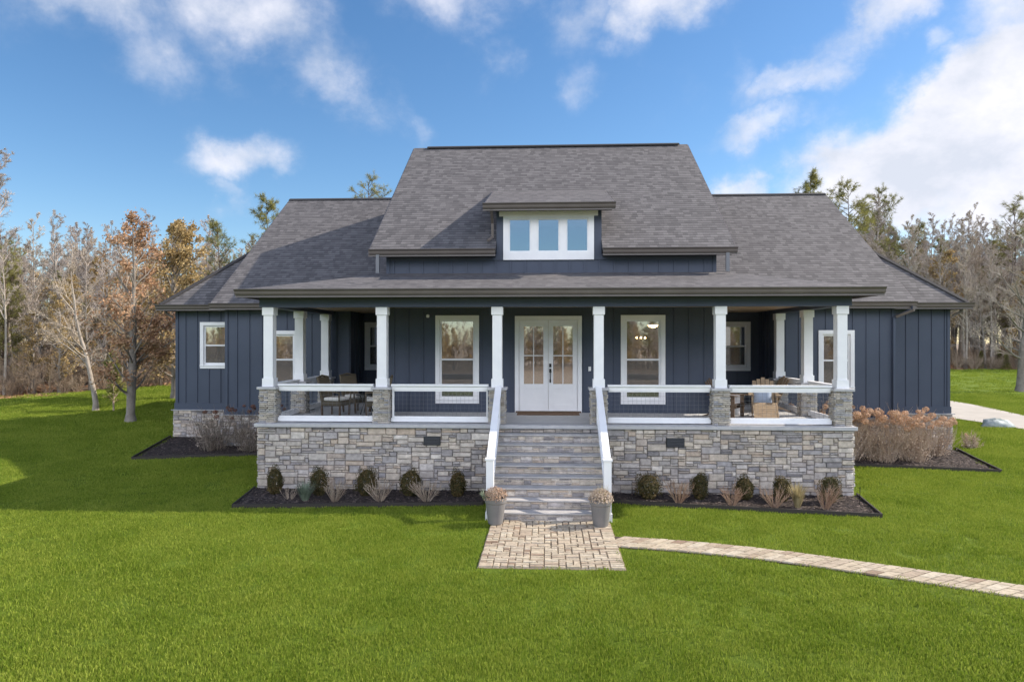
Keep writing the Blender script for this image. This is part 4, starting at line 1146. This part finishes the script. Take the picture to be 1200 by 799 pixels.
# second leafy tree behind the oak
tm, cm, tips = bare_tree(63, 7.6, .2, .14, 50, .42, .85, 6, 4, 2)
lf = leaves(tips, 15, 15000, .13, .28)
x, y = -17.9, 15.8
tree_thing('leafy_tree', tm, cm, M_BARK, M_TWIG, (x, y, H(x, y)), 0, 'full tan-leaved tree behind the russet oak, nearest the left roof corner', extra=[('dry_leaves', lf, M_TANLEAF)])
x, y = 28.4, 26.2
tm, cm, tips = bare_tree(71, 9.5, .26, .2, 24, .38, .5, 7, 5, 3, (.12, 0), 1.5, .08)
tree_thing('bare_tree', tm, cm, M_BARK, M_TWIGP, (x, y, H(x, y)), 0, 'bare tree on the lawn beyond the driveway at the right edge')

# prototypes for the woods; each is also a tree of the woods itself
protos = {}
def P_bare(i, seed, h, **k):
    tm, cm, tips = bare_tree(seed, h, .035 + h * .008, **k)
    t = empty('bare_tree', (0, 0, -500), 0, 'x', 'tree'); tm.build('trunk', M_BARKL if i in (1, 2, 4) else M_BARK, t, smooth=True); cm.build('crown', M_TWIGP if i in (1, 4) else M_TWIG, t); return t
bares = [P_bare(0, 201, 13, crown0=.42, n1=30, spread=.20, up=1.0, n2=7, n3=6, n4=5, tw=1.25),
         P_bare(1, 202, 12, crown0=.34, n1=28, spread=.24, up=.9, n2=7, n3=6, n4=5, tw=1.2),
         P_bare(2, 203, 14, crown0=.50, n1=26, spread=.17, up=1.2, n2=7, n3=6, n4=5, tw=1.3),
         P_bare(3, 204, 11, crown0=.22, n1=34, spread=.24, up=.8, n2=7, n3=6, n4=4, tw=1.2),
         P_bare(4, 205, 12.5, crown0=.3, n1=32, spread=.22, up=.9, n2=7, n3=6, n4=5, tw=1.2)]
def P_pine(seed, h, **k):
    tm, fm = pine_tree(seed, h, .05 + h * .009, **k)
    t = empty('pine_tree', (0, 0, -500), 0, 'x', 'tree'); tm.build('trunk', M_PBARK, t, smooth=True); fm.build('crown', M_PINE, t); return t
pines = [P_pine(301, 14, crown0=.42, nb=44, spread=.17), P_pine(302, 13, crown0=.25, nb=56, spread=.16), P_pine(303, 15, crown0=.55, nb=34, spread=.18, dens=8)]
def P_tan(seed, h):
    tm, cm, tips = bare_tree(seed, h, .16, crown0=.15, n1=34, spread=.25, up=.6, n2=6, n3=4, n4=2, tw=1.5)
    lf = leaves(tips, seed, 4500, .16, .3)
    t = empty('tan_tree', (0, 0, -500), 0, 'x', 'tree'); tm.build('trunk', M_BARK, t, smooth=True); cm.build('crown', M_TWIG, t); lf.build('dry_leaves', M_TANLEAF, t); return t
tans = [P_tan(401, 10), P_tan(402, 9)]
usedp = set()
def place(proto, x, y, s, label, group, rz=None):
    rz = R.uniform(0, 6.28) if rz is None else rz
    sc_ = (s * R.uniform(.9, 1.1), s * R.uniform(.9, 1.1), s)
    z = H(x, y) - .05
    if proto.name not in usedp:
        usedp.add(proto.name); proto.location = (x, y, z); proto.rotation_euler = (0, 0, rz); proto.scale = sc_; proto['label'] = label
        if group: proto['group'] = group
        return proto
    r = copy_tree(proto, (x, y, z), rz, 1.0, label, group); r.scale = sc_
    if not group and 'group' in r: del r['group']
    return r
# single trees that can be told apart
place(pines[0], -17.6, 26.5, .78, 'green pine rising just left of the left roof slope', None)
place(pines[2], -18.6, 33, .72, 'thin pine leaning over the upper end of the left roof slope', None)
place(pines[2], -13.6, 35, .90, 'pine top showing above the left wing ridge beside the tall roof', None)
place(pines[0], 19.6, 37, 1.06, 'pine showing above the right wing ridge against white cloud', None)
place(pines[2], 23.4, 38, .95, 'pine beside the right end of the right wing ridge', None)
place(bares[0], -31.2, 22.0, 1.02, 'tall bare tree at the far left edge rising against blue sky', None)
place(bares[0], 21.5, -2.0, .8, 'bare tree right of the front lawn casting a thin shadow', None)
place(bares[3], 25.5, -4.2, 1.05, 'bare tree further right of the front lawn', None)
Rt = random.Random(99)
def zone(n, xr, depth, pick, label_of, sr, mind=1.5):
    pts = []; tries = 0
    while len(pts) < n and tries < 20000:
        tries += 1
        x = Rt.uniform(*xr); y = edge_y(x) + .4 + depth * Rt.random() ** 1.2
        if any((x - a) ** 2 + (y - b) ** 2 < mind * mind for a, b in pts): continue
        dep = (y - edge_y(x)) / depth
        pts.append((x, y)); p = pick(dep); lab, grp = label_of(p, dep, x)
        f = Rt.uniform(*sr) * (.78 if (p in pines and x < -20) else 1) * (.80 if (dep < .35 and p not in pines) else 1)
        place(p, x, y, f, lab, grp)
def pick_mix(wb, wp, wt):
    def f(dep):
        wp_ = wp * (.15 if dep < .35 else 1.6)
        return g(wb, wp_, wt)
    def g(wb, wp, wt):
        r = Rt.random() * (wb + wp + wt)
        return Rt.choice(bares) if r < wb else (Rt.choice(pines) if r < wb + wp else Rt.choice(tans))
    return f
def lab_left(p, dep, x):
    row = 'at the edge of' if dep < .15 else ('midway into' if dep < .45 else 'deep in')
    span = 'behind the russet oak' if x > -23 else ('behind the leaning bare tree' if x > -32 else "near the left picture edge")
    kind = 'slender bare tree' if p in bares else ('green pine' if p in pines else 'tan-leaved tree')
    return f'{kind} {row} the left woods, {span}', {'s': 'bare trees in the left woods', 'g': 'pines in the left woods', 't': 'tan-leaved trees in the left woods'}[kind[0]]
def lab_right(p, dep, x):
    row = 'at the edge of' if dep < .15 else ('midway into' if dep < .45 else 'deep in')
    span = 'just past the right roof end' if x < 36 else ('above the driveway' if x < 48 else "near the right picture edge")
    kind = 'slender bare tree' if p in bares else ('green pine' if p in pines else 'tan-leaved tree')
    return f'{kind} {row} the right woods, {span}', {'s': 'bare trees in the right woods', 'g': 'pines in the right woods', 't': 'tan-leaved trees in the right woods'}[kind[0]]
zone(140, (-46, -13), 14, pick_mix(.60, .09, .31), lab_left, (.54, .76), 1.25)
zone(116, (23, 62), 16, pick_mix(.86, .09, .05), lab_right, (.95, 1.2), 1.3)

# merged woods further back, and the tree line across the road behind the viewer
def joined(proto, nm):
    mb = MB(); mats = []; me = bpy.data.meshes.new(nm)
    V, Fc, MI = [], [], []
    for ch in proto.children:
        b = len(V); V += [tuple(v.co) for v in ch.data.vertices]; mi = len(mats); mats.append(ch.data.materials[0])
        for p in ch.data.polygons: Fc.append(tuple(i + b for i in p.vertices)); MI.append(mi)
    me.from_pydata(V, [], Fc)
    for m_ in mats: me.materials.append(m_)
    me.polygons.foreach_set('material_index', MI); me.update()
    return bpy.data.objects.new(nm, me)
src = [joined(p, 'far_tree') for p in (bares[0], bares[1], bares[3], bares[4], pines[0], pines[1], tans[0])]
fp = []
for _ in range(620):
    x = Rt.uniform(-75, 85); y = edge_y(x) + Rt.uniform(13, 34)
    if -2 < x < 14 and False: continue
    D = y + 16
    s = Rt.uniform(.85, 1.1) * (1.0 if x > 0 else .72) * (1.12 if x > 18 else 1)
    if -14 < x < 18: s *= .62
    fp.append((x, y, H(x, y) - .1, 0, 0, Rt.uniform(0, 6.28), s, Rt.choice([0, 0, 1, 1, 2, 2, 3, 3, 3, 4 if x > 0 and Rt.random() < .4 else 1, 6 if x < 0 else 2])))
scatter('far_woods', fp, src, 'distant mass of winter woods behind the nearer trees', 'woods')
src2 = [joined(p, 'far_tree') for p in (bares[0], bares[1], bares[3], bares[4], pines[1], tans[0])]
bp = []
for _ in range(900):
    x = Rt.uniform(-110, 110); y = -62 - Rt.uniform(0, 22)
    bp.append((x, y, H(x, y) - .1, 0, 0, Rt.uniform(0, 6.28), Rt.uniform(.38, .58), Rt.choice([0, 1, 2, 3, 4, 5, 5])))
scatter('woods_across_the_road', bp, src2, 'low tree line across the field facing the house front', 'woods')
# brush along and inside the wood edge
def brush(seed, h):
    rnd = random.Random(seed); m = MB()
    for i in range(26):
        a = rnd.uniform(0, 6.28); d = Vector((math.cos(a) * .45, math.sin(a) * .45, 1)).normalized()
        P, _ = limb(m, Vector((math.cos(a) * .2 * rnd.random(), math.sin(a) * .2, 0)), d, h * rnd.uniform(.5, 1), .012, .006, rnd, 4, 3, .2, .02)
        for j in range(9):
            q = P[rnd.randint(1, 3)].lerp(P[4], rnd.random()); limb(m, q, (d + rvec(rnd) * .9).normalized(), h * .25 * rnd.uniform(.5, 1.1), .008, .004, rnd, 2, 3, .3, .02)
    return m.build('brush', M_BRUSH, link=False)
def cedar(seed, h):
    rnd = random.Random(seed); m = MB()
    for i in range(900):
        t = rnd.random(); a = rnd.uniform(0, 6.28); r = .32 * h * (1 - t) * math.sqrt(rnd.random()) + .05
        needle_tuft(m, Vector((math.cos(a) * r, math.sin(a) * r, t * h)), Vector((math.cos(a), math.sin(a), .5)), rnd, 4, .22, .02)
    return m.build('young_pine', M_PINE, link=False)
bsrc = [brush(501, 2.2), brush(502, 3.0), brush(503, 1.6), cedar(504, 2.6)]
bp = []
for _ in range(1150):
    x = Rt.choice([Rt.uniform(-52, -10), Rt.uniform(18, 66)]); y = edge_y(x) + .2 + Rt.random() ** 1.4 * 22
    bp.append((x, y, H(x, y) - .08, 0, 0, Rt.uniform(0, 6.28), Rt.uniform(.35, .95), Rt.choice([0, 0, 0, 1, 1, 1, 2, 2, 2, 2, 3])))
scatter('undergrowth', bp, bsrc, 'brown leafless brush along the edge of the woods', 'undergrowth')
# fallen leaves on the woodland floor
def litter(seed):
    rnd = random.Random(seed); m = MB()
    for _ in range(90):
        x, y = rnd.uniform(-.8, .8), rnd.uniform(-.8, .8); a = rnd.uniform(0, 6.28); s = rnd.uniform(.05, .12)
        m.face([(x - s * math.cos(a), y - s * math.sin(a), 0), (x + s * math.sin(a), y - s * math.cos(a), rnd.uniform(0, .06)), (x + s * math.cos(a), y + s * math.sin(a), .01)])
    return m.build('leaf_patch', M_OAKLEAF, link=False)
lp = []
for _ in range(900):
    x = Rt.choice([Rt.uniform(-50, -12), Rt.uniform(22, 62)]); y = edge_y(x) + Rt.uniform(-.4, 14)
    lp.append((x, y, H(x, y) - .03, 0, 0, Rt.uniform(0, 6.28), Rt.uniform(.8, 1.4), 0))
scatter('fallen_leaves', lp, [litter(5)], 'fallen brown leaves at the edge of the woods', 'leaves')

# ------------------------------------------------------------------ shrubs and perennials
def boxwood(seed, w, h):
    rnd = random.Random(seed); f = MB(); s = MB()
    for _ in range(2600):
        v = rvec(rnd); 
        if v.z < -.45: continue
        k = 1 + .13 * math.sin(v.x * 4 + seed * 1.7) + .11 * math.sin(v.z * 6 + v.y * 4 + seed * 2)
        rr = rnd.uniform(.72, 1.0) * k
        p = Vector((v.x * w * .5 * rr, v.y * w * .5 * rr, h * .42 + v.z * h * .56 * rr))
        o = (v + rvec(rnd) * .9).normalized(); a = o.orthogonal().normalized(); b = o.cross(a); q = rnd.uniform(.010, .020)
        a2 = a * math.cos(k * 9) + b * math.sin(k * 9)
        f.face([p - a * q, p - b * q * .6, p + a * q, p + b * q * .6])
    for i in range(7):
        a = rnd.uniform(0, 6.28); s.tube([(0, 0, -.02), (math.cos(a) * w * .2, math.sin(a) * w * .2, h * .4), (math.cos(a) * w * .34, math.sin(a) * w * .34, h * .75)], [.012, .008, .004], 4, False)
    # dense inner twigs and old leaves
    for _ in range(500):
        v = rvec(rnd); p = Vector((v.x * w * .36, v.y * w * .36, h * .42 + v.z * h * .42)); a = rvec(rnd); b = a.orthogonal().normalized() * .03; c = a.normalized() * .03
        s.face([p - b, p - c, p + b, p + c])
    return f, s
boxes = [(-6.20, -.85, .46, .66, 'leftmost rounded boxwood in the left bed, by the porch corner'), (-5.18, -.85, .50, .66, 'boxwood in the left bed, second from the porch corner, behind the sage clump'),
         (-4.12, -.85, .52, .66, 'middle boxwood of the five in the left bed'), (-3.10, -.85, .56, .68, 'broad uneven boxwood in the left bed, fourth from the porch corner'), (-2.02, -.85, .46, .66, 'boxwood in the left bed nearest the steps'),
         (2.30, -.78, .54, .66, 'boxwood in the right bed nearest the steps'), (3.40, -.82, .42, .64, 'narrow boxwood in the right bed, second from the steps'), (4.36, -.86, .48, .62, 'middle boxwood of the five in the right bed'),
         (5.18, -.90, .42, .55, 'small boxwood half hidden behind the straw-coloured clump'), (6.20, -.95, .46, .64, 'rightmost boxwood, sunlit on its side, by the right porch corner')]
for i, (x, y, w, h, lab) in enumerate(boxes):
    z = H(x, y) + .04; rq = random.Random(640 + i); x += rq.uniform(-.05, .05); y += rq.uniform(-.08, .08); w *= rq.uniform(.9, 1.15); h *= rq.uniform(.88, 1.1)
    f, s = boxwood(600 + i, w, h); t = empty('boxwood', (x, y, z), 0, lab, 'shrub', 'boxwoods along the porch wall')
    f.build('foliage', M_BOX, t); s.build('stems', M_SOIL if False else M_BOX, t)
def twig_clump(seed, n, w, h, r=.006, branchy=True):
    rnd = random.Random(seed); m = MB()
    for _ in range(n):
        a = rnd.uniform(0, 6.28); sp = rnd.random() ** .7; d = Vector((math.cos(a) * sp * w / h, math.sin(a) * sp * w / h, 1)).normalized()
        L = h * rnd.uniform(.55, 1.05); P, _ = limb(m, Vector((math.cos(a) * .04, math.sin(a) * .04, 0)), d, L, r, r * .5, rnd, 3, 3, .14, .03)
        if branchy:
            for j in range(4): 
                q = P[rnd.randint(1, 2)].lerp(P[3], rnd.random()); limb(m, q, (d + rvec(rnd) * .6).normalized(), L * .3, r * .6, r * .35, rnd, 1, 3, .2, .02)
    return m
def blade_clump(seed, n, w, h, bw=.008):
    rnd = random.Random(seed); m = MB()
    for _ in range(n):
        a = rnd.uniform(0, 6.28); sp = rnd.random(); p = Vector((math.cos(a) * .05 * rnd.random(), math.sin(a) * .05, 0)); L = h * rnd.uniform(.6, 1.1)
        d = Vector((math.cos(a) * sp * w / h, math.sin(a) * sp * w / h, 1)).normalized(); o = Vector((-math.sin(a), math.cos(a), 0)) * bw
        q = p + d * L * .6; e = q + (d + Vector((math.cos(a), math.sin(a), -.5)) * .5 * sp).normalized() * L * .4
        m.face([p - o, p + o, q + o, q - o]); m.face([q - o, q + o, e])
    return m
clumps = [(-5.72, -1.35, 'wispy', .22, .30, M_DRY, 'small wispy dry clump between the first two boxwoods of the left bed'),
          (-5.33, -1.45, 'blade', .30, .48, M_SAGE, 'grey-green sage clump in the left bed'),
          (-4.65, -1.50, 'twig', .36, .50, M_DRY, 'dried bare perennial right of the sage clump'),
          (-3.66, -1.42, 'twig', .42, .46, M_DRY, 'dried bare perennial before the middle left boxwood'),
          (-2.64, -1.40, 'twig', .52, .52, M_DRY, 'widest dried bare perennial of the left bed, near the steps'),
          (2.86, -1.22, 'twig', .36, .50, M_RDRY, 'dried perennial beside the right-hand bed boxwood nearest the steps'),
          (3.98, -1.38, 'twig', .40, .46, M_RDRY, 'russet dried perennial left of the middle right boxwood'),
          (4.82, -1.52, 'twig', .40, .46, M_RDRY, 'reddest dried perennial, just left of the straw-coloured clump'),
          (5.32, -1.45, 'blade', .22, .55, M_STRAW, 'straw-coloured upright grass clump in the right bed'),
          (5.85, -1.60, 'twig', .34, .50, M_RDRY, 'sparse dried perennial before the rightmost boxwood')]
for i, (x, y, k, w, h, m_, lab) in enumerate(clumps):
    z = H(x, y) + .03
    mb = {'wispy': lambda: twig_clump(700 + i, 22, w, h, .004), 'twig': lambda: twig_clump(700 + i, 40, w, h, .0065), 'blade': lambda: blade_clump(700 + i, 260, w, h, .007)}[k]()
    o = mb.build('perennial_clump', m_); o.location = (x, y, z); tag(o, lab, 'perennial', 'perennials in the front beds')
def hydrangea(seed, w, h, nst, nh, stm, hdm, loc, label, grp, headr=.10):
    rnd = random.Random(seed); t = empty('hydrangea', loc, 0, label, 'shrub', grp); m = MB(); hd = MB(); tipsx = []
    for i in range(nst):
        a = rnd.uniform(0, 6.28); b = rnd.random() ** .6; d = Vector((math.cos(a) * b * w * .55 / h, math.sin(a) * b * w * .35 / h, 1)).normalized(); p0 = Vector((math.cos(a) * w * .25 * rnd.random(), math.sin(a) * w * .2 * rnd.random(), 0))
        L = h * rnd.uniform(.5, 1.1) * (1 - .28 * b); P, dd = limb(m, p0, d, L, .007, .0035, rnd, 4, 3, .27, .06); tipsx.append(P[-1])
        for j in range(3):
            q = P[rnd.randint(1, 3)].lerp(P[4], rnd.random()); limb(m, q, (d + rvec(rnd) * .5).normalized(), L * .25, .004, .002, rnd, 2, 3, .15, .02)
    rnd.shuffle(tipsx)
    # leaf scraps in the stems
    for _ in range(nst * 9):
        q = rnd.choice(tipsx); p = Vector((q.x * rnd.uniform(.3, 1), q.y * rnd.uniform(.3, 1), q.z * rnd.uniform(.1, .95))); a = rvec(rnd); b = a.orthogonal().normalized() * rnd.uniform(.015, .035); c = a.cross(b)
        m.face([p - b, p - c * .6, p + b, p + c * .6])
    m.build('stems', stm, t)
    kept = []
    for p in sorted(tipsx, key=lambda q: -q.z + rnd.uniform(0, .25)):
        if len(kept) < nh and all((p - k).length > headr * 1.5 for k in kept): kept.append(p)
    for p in kept:
        r = headr * rnd.uniform(.65, 1.2)
        for _ in range(130):
            v = rvec(rnd); q = p + Vector((v.x * r, v.y * r, v.z * r * .8)) * rnd.uniform(.8, 1.05); o = (v + rvec(rnd) * .5).normalized(); a = o.orthogonal().normalized() * r * .17; b = o.cross(a)
            hd.face([q - a, q - b, q + a, q + b])
    hd.build('flower_heads', hdm, t); return t
hy = [(7.75, 3.95, 1.2, 1.68, 'dried hydrangea against the right porch corner'), (8.65, 3.95, 1.3, 1.62, 'dried hydrangea second from the right porch corner'),
      (9.60, 3.85, 1.3, 1.52, 'middle dried hydrangea in front of the right wing downspout'), (10.5, 3.9, 1.25, 1.42, 'dried hydrangea left of the outer right corner'), (11.5, 4.9, 1.3, 1.38, 'dried hydrangea at the outer right stone corner')]
for i, (x, y, w, h, lab) in enumerate(hy):
    hydrangea(800 + i, w * 1.4, h, 120, 27, M_DRY, M_HEAD, (x, y, H(x, y) + .02), lab, 'hydrangeas by the right wing', .095)
hydrangea(811, .7, .55, 60, 3, M_DRY, M_HEAD, (13.55, 6.3, H(13.5, 6.3)), 'low dry tuft just round the outer right corner of the house', None, .05)
for i, (x, y, w, h, lab) in enumerate([(-7.6, 3.95, 1.7, 1.42, 'greyish hydrangea with russet heads nearest the left porch corner'), (-8.9, 3.95, 1.8, 1.38, 'middle greyish hydrangea against the left wing'), (-10.15, 4.0, 1.6, 1.3, 'leftmost greyish hydrangea with few russet heads')]):
    hydrangea(820 + i, w, h, 110, 7, M_GREYST, M_DKHEAD, (x, y, H(x, y) + .02), lab, 'hydrangeas by the left wing', .08)

# ------------------------------------------------------------------ planters by the steps
for i, (x, y, lab) in enumerate([(-1.00, -3.02, 'grey pot of dried mums left of the steps'), (1.03, -3.08, 'grey pot of dried grass and mums right of the steps')]):
    t = empty('planter', (x, y, .036), 0, lab, 'planter', 'pots flanking the steps')
    p = MB(); p.lathe((0, 0, 0), [(.135, 0), (.145, .02), (.195, .40), (.21, .42), (.215, .50), (.20, .51), (.185, .50), (.18, .45)], 28); p.build('pot', M_POT, t, smooth=False)
    sdirt = MB(); sdirt.lathe((0, 0, .44), [(.179, 0), (.15, .015), (.02, .03)], 20); sdirt.build('soil', M_SOIL, t)
    rnd = random.Random(900 + i); m = MB()
    for _ in range(1500):
        v = rvec(rnd); 
        if v.z < -.1: continue
        q = Vector((v.x * .235, v.y * .235, .50 + v.z * .19)) * 1.0
        q.x *= rnd.uniform(.8, 1.08); q.y *= rnd.uniform(.8, 1.08); q.z += rnd.uniform(-.03, .03)
        o = (v + rvec(rnd) * .7).normalized(); a = o.orthogonal().normalized() * rnd.uniform(.008, .018); b = o.cross(a)
        m.face([q - a, q - b, q + a, q + b])
    merge(m, twig_clump(910 + i, 60, .22, .26, .003)) if False else None
    m.build('dried_flowers', M_DRY if i else M_RDRY, t)
    st = twig_clump(920 + i, 70, .24, .24, .003); o = st.build('stems', M_DRY, t); o.location = (0, 0, .45)
    if i:
        b = blade_clump(5, 70, .2, .36, .004); o = b.build('grass_blades', M_STRAW, t); o.location = (.06, 0, .44)
    else:
        b = blade_clump(6, 26, .2, .22, .01); o = b.build('leaves', M_SAGE, t); o.location = (-.2, 0, .46)

# ------------------------------------------------------------------ porch furniture
def wicker_chair(loc, rz, label):
    t = empty('wicker_chair', loc, rz, label, 'chair', 'wicker chairs on the left porch')
    s = MB(); s.box(-.28, .28, -.28, .28, .27, .40); s.build('seat', M_WICK, t, bevel=.02)
    b = MB(); b.hexa([(-.28, .22, .40), (.28, .22, .40), (.28, .29, .40), (-.28, .29, .40), (-.27, .36, 1.0), (.27, .36, 1.0), (.27, .42, 1.0), (-.27, .42, 1.0)]); b.tube([(-.28, .39, 1.0), (0, .41, 1.045), (.28, .39, 1.0)], .03, 8); b.build('backrest', M_WICK, t, bevel=.01)
    for sx in (-1, 1):
        a = MB(); a.tube([(sx * .30, -.26, .40), (sx * .31, -.27, .62), (sx * .31, .0, .65), (sx * .30, .28, .66)], .022, 8); a.build('armrest', M_WICK, t)
        for sy in (-1, 1):
            l = MB(); l.beam((sx * .25, sy * .25, 0), (sx * .26, sy * .26, .28), .04, .04, (0, 1, 0)); l.build('leg', M_DKWOOD, t)
    c = MB(); c.box(-.25, .25, -.26, .22, .401, .49); c.build('cushion', M_CUSH, t, bevel=.03)
    return t
wicker_chair((-5.55, 1.45, FL), math.radians(78), 'wicker chair with white cushion left of the glass table, nearest the corner')
wicker_chair((-5.25, 2.35, FL), math.radians(55), 'wicker chair with white cushion directly left of the glass table')
wicker_chair((-4.45, 1.35, FL), math.radians(-75), 'wicker chair with white cushion behind the second porch pillar')
t = empty('side_table', (-4.86, 1.9, FL), 0, 'small round black metal table between the wicker chairs', 'table')
m = MB(); m.lathe((0, 0, .50), [(.26, 0), (.28, .01), (.28, .025), (.26, .03)], 24); m.build('table_top', M_BLACK, t)
for k in range(3):
    a = k * 2.09; m = MB(); m.tube([(math.cos(a) * .22, math.sin(a) * .22, 0), (math.cos(a) * .1, math.sin(a) * .1, .25), (math.cos(a) * .22, math.sin(a) * .22, .50)], .012, 6); m.build('leg', M_BLACK, t)

def adirondack(loc, rz, label, foot=False, wood=M_CHWOOD, pillow=None):
    t = empty('adirondack_chair', loc, rz, label, 'chair', 'lounge chairs on the right porch')
    s = MB()   # faces -y
    for i in range(6):
        y0 = -.32 + i * .085; z = .37 - i * .028; s.hexa([(-.27, y0, z - .02), (.27, y0, z - .02), (.27, y0 + .075, z - .044), (-.27, y0 + .075, z - .044), (-.27, y0, z), (.27, y0, z), (.27, y0 + .075, z - .024), (-.27, y0 + .075, z - .024)])
    s.build('seat', wood, t)
    b = MB()
    for i in range(5):
        x = -.22 + i * .11; h = .98 - abs(i - 2) * .045; b.hexa([(x - .048, .15, .2), (x + .048, .15, .2), (x + .048, .17, .2), (x - .048, .17, .2), (x - .048, .15 + .36, h), (x + .048, .15 + .36, h), (x + .048, .17 + .36, h), (x - .048, .17 + .36, h)])
    b.beam((-.27, .42, .68), (.27, .42, .68), .03, .06, (0, 0, 1)); b.build('backrest', wood, t)
    for sx in (-1, 1):
        a = MB(); a.hexa([(sx * .33 - .07, -.36, .55), (sx * .33 + .07, -.36, .55), (sx * .33 + .04, .40, .55), (sx * .33 - .04, .40, .55), (sx * .33 - .07, -.36, .575), (sx * .33 + .07, -.36, .575), (sx * .33 + .04, .40, .575), (sx * .33 - .04, .40, .575)]); a.build('armrest', wood, t)
        l = MB(); l.box(sx * .30 - .015, sx * .30 + .015, -.30, -.20, 0, .549); l.build('leg', wood, t)
        l = MB(); l.hexa([(sx * .27 - .014, .50, 0), (sx * .27 + .014, .50, 0), (sx * .27 + .014, .60, 0), (sx * .27 - .014, .60, 0), (sx * .27 - .014, -.33, .26), (sx * .27 + .014, -.33, .26), (sx * .27 + .014, -.33, .36), (sx * .27 - .014, -.33, .36)]); l.build('leg', wood, t)
    if foot:
        f = MB()
        for i in range(7):
            y0 = -.42 - i * .095; z = .38 - i * .045; f.hexa([(-.26, y0 - .085, z - .065), (.26, y0 - .085, z - .065), (.26, y0, z - .02), (-.26, y0, z - .02), (-.26, y0 - .085, z - .04), (.26, y0 - .085, z - .04), (.26, y0, z), (-.26, y0, z)])
        for sx in (-1, 1): f.beam((sx * .28, -.38, .34), (sx * .28, -1.08, .03), .03, .09)
        f.build('leg_rest', wood, t)
    return t
adirondack((5.68, 1.95, FL), math.radians(-14), 'tan wooden lounge chair with sloping leg rest facing the lawn', True)
adirondack((4.70, 1.75, FL), math.radians(52), 'darker wooden lounge chair by the fifth porch pillar', False, M_DKWOOD)
adirondack((6.15, 3.2, FL), math.radians(-80), 'wooden lounge chair at the back right corner of the porch', False, M_CHWOOD)
def pillow(loc, rot, size, m_, label):
    mb = MB(); nx = 10
    for i in range(nx + 1):
        for j in range(nx + 1):
            u, v = i / nx * 2 - 1, j / nx * 2 - 1; e = (1 - u ** 4) * (1 - v ** 4); x = u * size * (1 - .08 * (1 - v * v) * 0) ; mb.v.append((x * (1 - .06 * (1 - abs(v))), v * size * (1 - .06 * (1 - abs(u))), .07 * e ** .6))
    n = nx + 1
    for i in range(nx):
        for j in range(nx): mb.f.append((i * n + j, (i + 1) * n + j, (i + 1) * n + j + 1, i * n + j + 1))
    b = len(mb.v)
    for k in range(b): x, y, z = mb.v[k]; mb.v.append((x, y, -z - .002))
    for f in list(mb.f): mb.f.append(tuple(reversed([q + b for q in f])))
    o = mb.build('throw_pillow', m_, smooth=True); o.location = loc; o.rotation_euler = rot; return tag(o, label, 'pillow')
pillow((5.72, 2.18, FL + .50), (math.radians(62), 0, math.radians(-14)), .23, M_BLUEC, 'blue-grey pillow on the lounge chair with the leg rest')
pillow((4.58, 1.80, FL + .53), (math.radians(65), 0, math.radians(52)), .21, M_CUSH, 'white pillow leaning on the darker lounge chair')
t = empty('drum_table', (5.10, 2.35, FL), 0, 'white drum side table between the lounge chairs', 'table')
m = MB(); m.lathe((0, 0, 0), [(.14, 0), (.15, .02), (.12, .08), (.12, .44), (.15, .50)], 24); m.build('base', M_TRIM, t); m = MB(); m.lathe((0, 0, .501), [(.19, 0), (.20, .01), (.20, .03), (.19, .035)], 24); m.build('table_top', M_TRIM, t)
m = MB(); m.box(-.80, .86, 1.78, 2.36, FL + .001, FL + .016); tag(m.build('doormat', M_MAT), 'brown coir doormat at the double front door', 'doormat')
# lit lamps seen through the right-hand window
M_BULB = mat('warm_bulb', (1, .8, .5), .4); M_BULB.node_tree.nodes['Principled BSDF'].inputs['Emission Color'].default_value = (1, .62, .28, 1); M_BULB.node_tree.nodes['Principled BSDF'].inputs['Emission Strength'].default_value = 14
t = empty('chandelier', (2.98, 5.6, 4.43), 0, 'lit chandelier seen through the right front window', 'chandelier')
m = MB(); m.tube([(0, 0, 0), (0, 0, -.70)], .01, 6)
for k in (-1, 0, 1): m.tube([(0, 0, -.72), (k * .11, k * .05, -.80), (k * .14, k * .06, -.78 + .01)], .008, 5)
m.build('frame', M_BLACK, t); m = MB()
for k in (-1, 0, 1): m.lathe((k * .14, k * .06, -.80 + .02), [(.01, 0), (.03, .02), (.028, .05), (.005, .07)], 10)
m.build('bulbs', M_BULB, t)
t = empty('ceiling_light', (3.45, 6.2, 4.43), 0, 'lit bowl ceiling light seen high in the right front window', 'lamp')
m = MB(); m.tube([(0, 0, 0), (0, 0, -.32)], .01, 6); m.build('rod', M_BLACK, t)
m = MB(); m.lathe((0, 0, -.42), [(.05, 0), (.13, .03), (.17, .08), (.16, .09)], 20); m.build('bowl', M_BULB, t)

# ------------------------------------------------------------------ rock by the drive, garden stake
rnd = random.Random(4); m = MB(); n1, n2 = 14, 8
for j in range(n2 + 1):
    for i in range(n1):
        a = 2 * math.pi * i / n1; b = math.pi * j / n2; r = 1 + .22 * math.sin(a * 3 + b * 2) + rnd.uniform(-.08, .08)
        m.v.append((math.cos(a) * math.sin(b) * r * .55, math.sin(a) * math.sin(b) * r * .38, math.cos(b) * .24 * r + .05))
for j in range(n2):
    for i in range(n1): k = (i + 1) % n1; m.f.append((j * n1 + i, j * n1 + k, (j + 1) * n1 + k, (j + 1) * n1 + i))
o = m.build('boulder', M_ROCK, smooth=True); o.location = (17.35, 11.1, H(17.35, 11.1) + .02); tag(o, 'low grey-green boulder on the grass beside the driveway', 'boulder')
m = MB(); m.tube([(0, 0, -.05), (.01, 0, .42)], .008, 6); o = m.build('garden_stake', M_BLACK); o.location = (6.72, -1.2, .02); tag(o, 'thin black stake at the right end of the right front bed', 'stake')
bpy.context.view_layer.update()
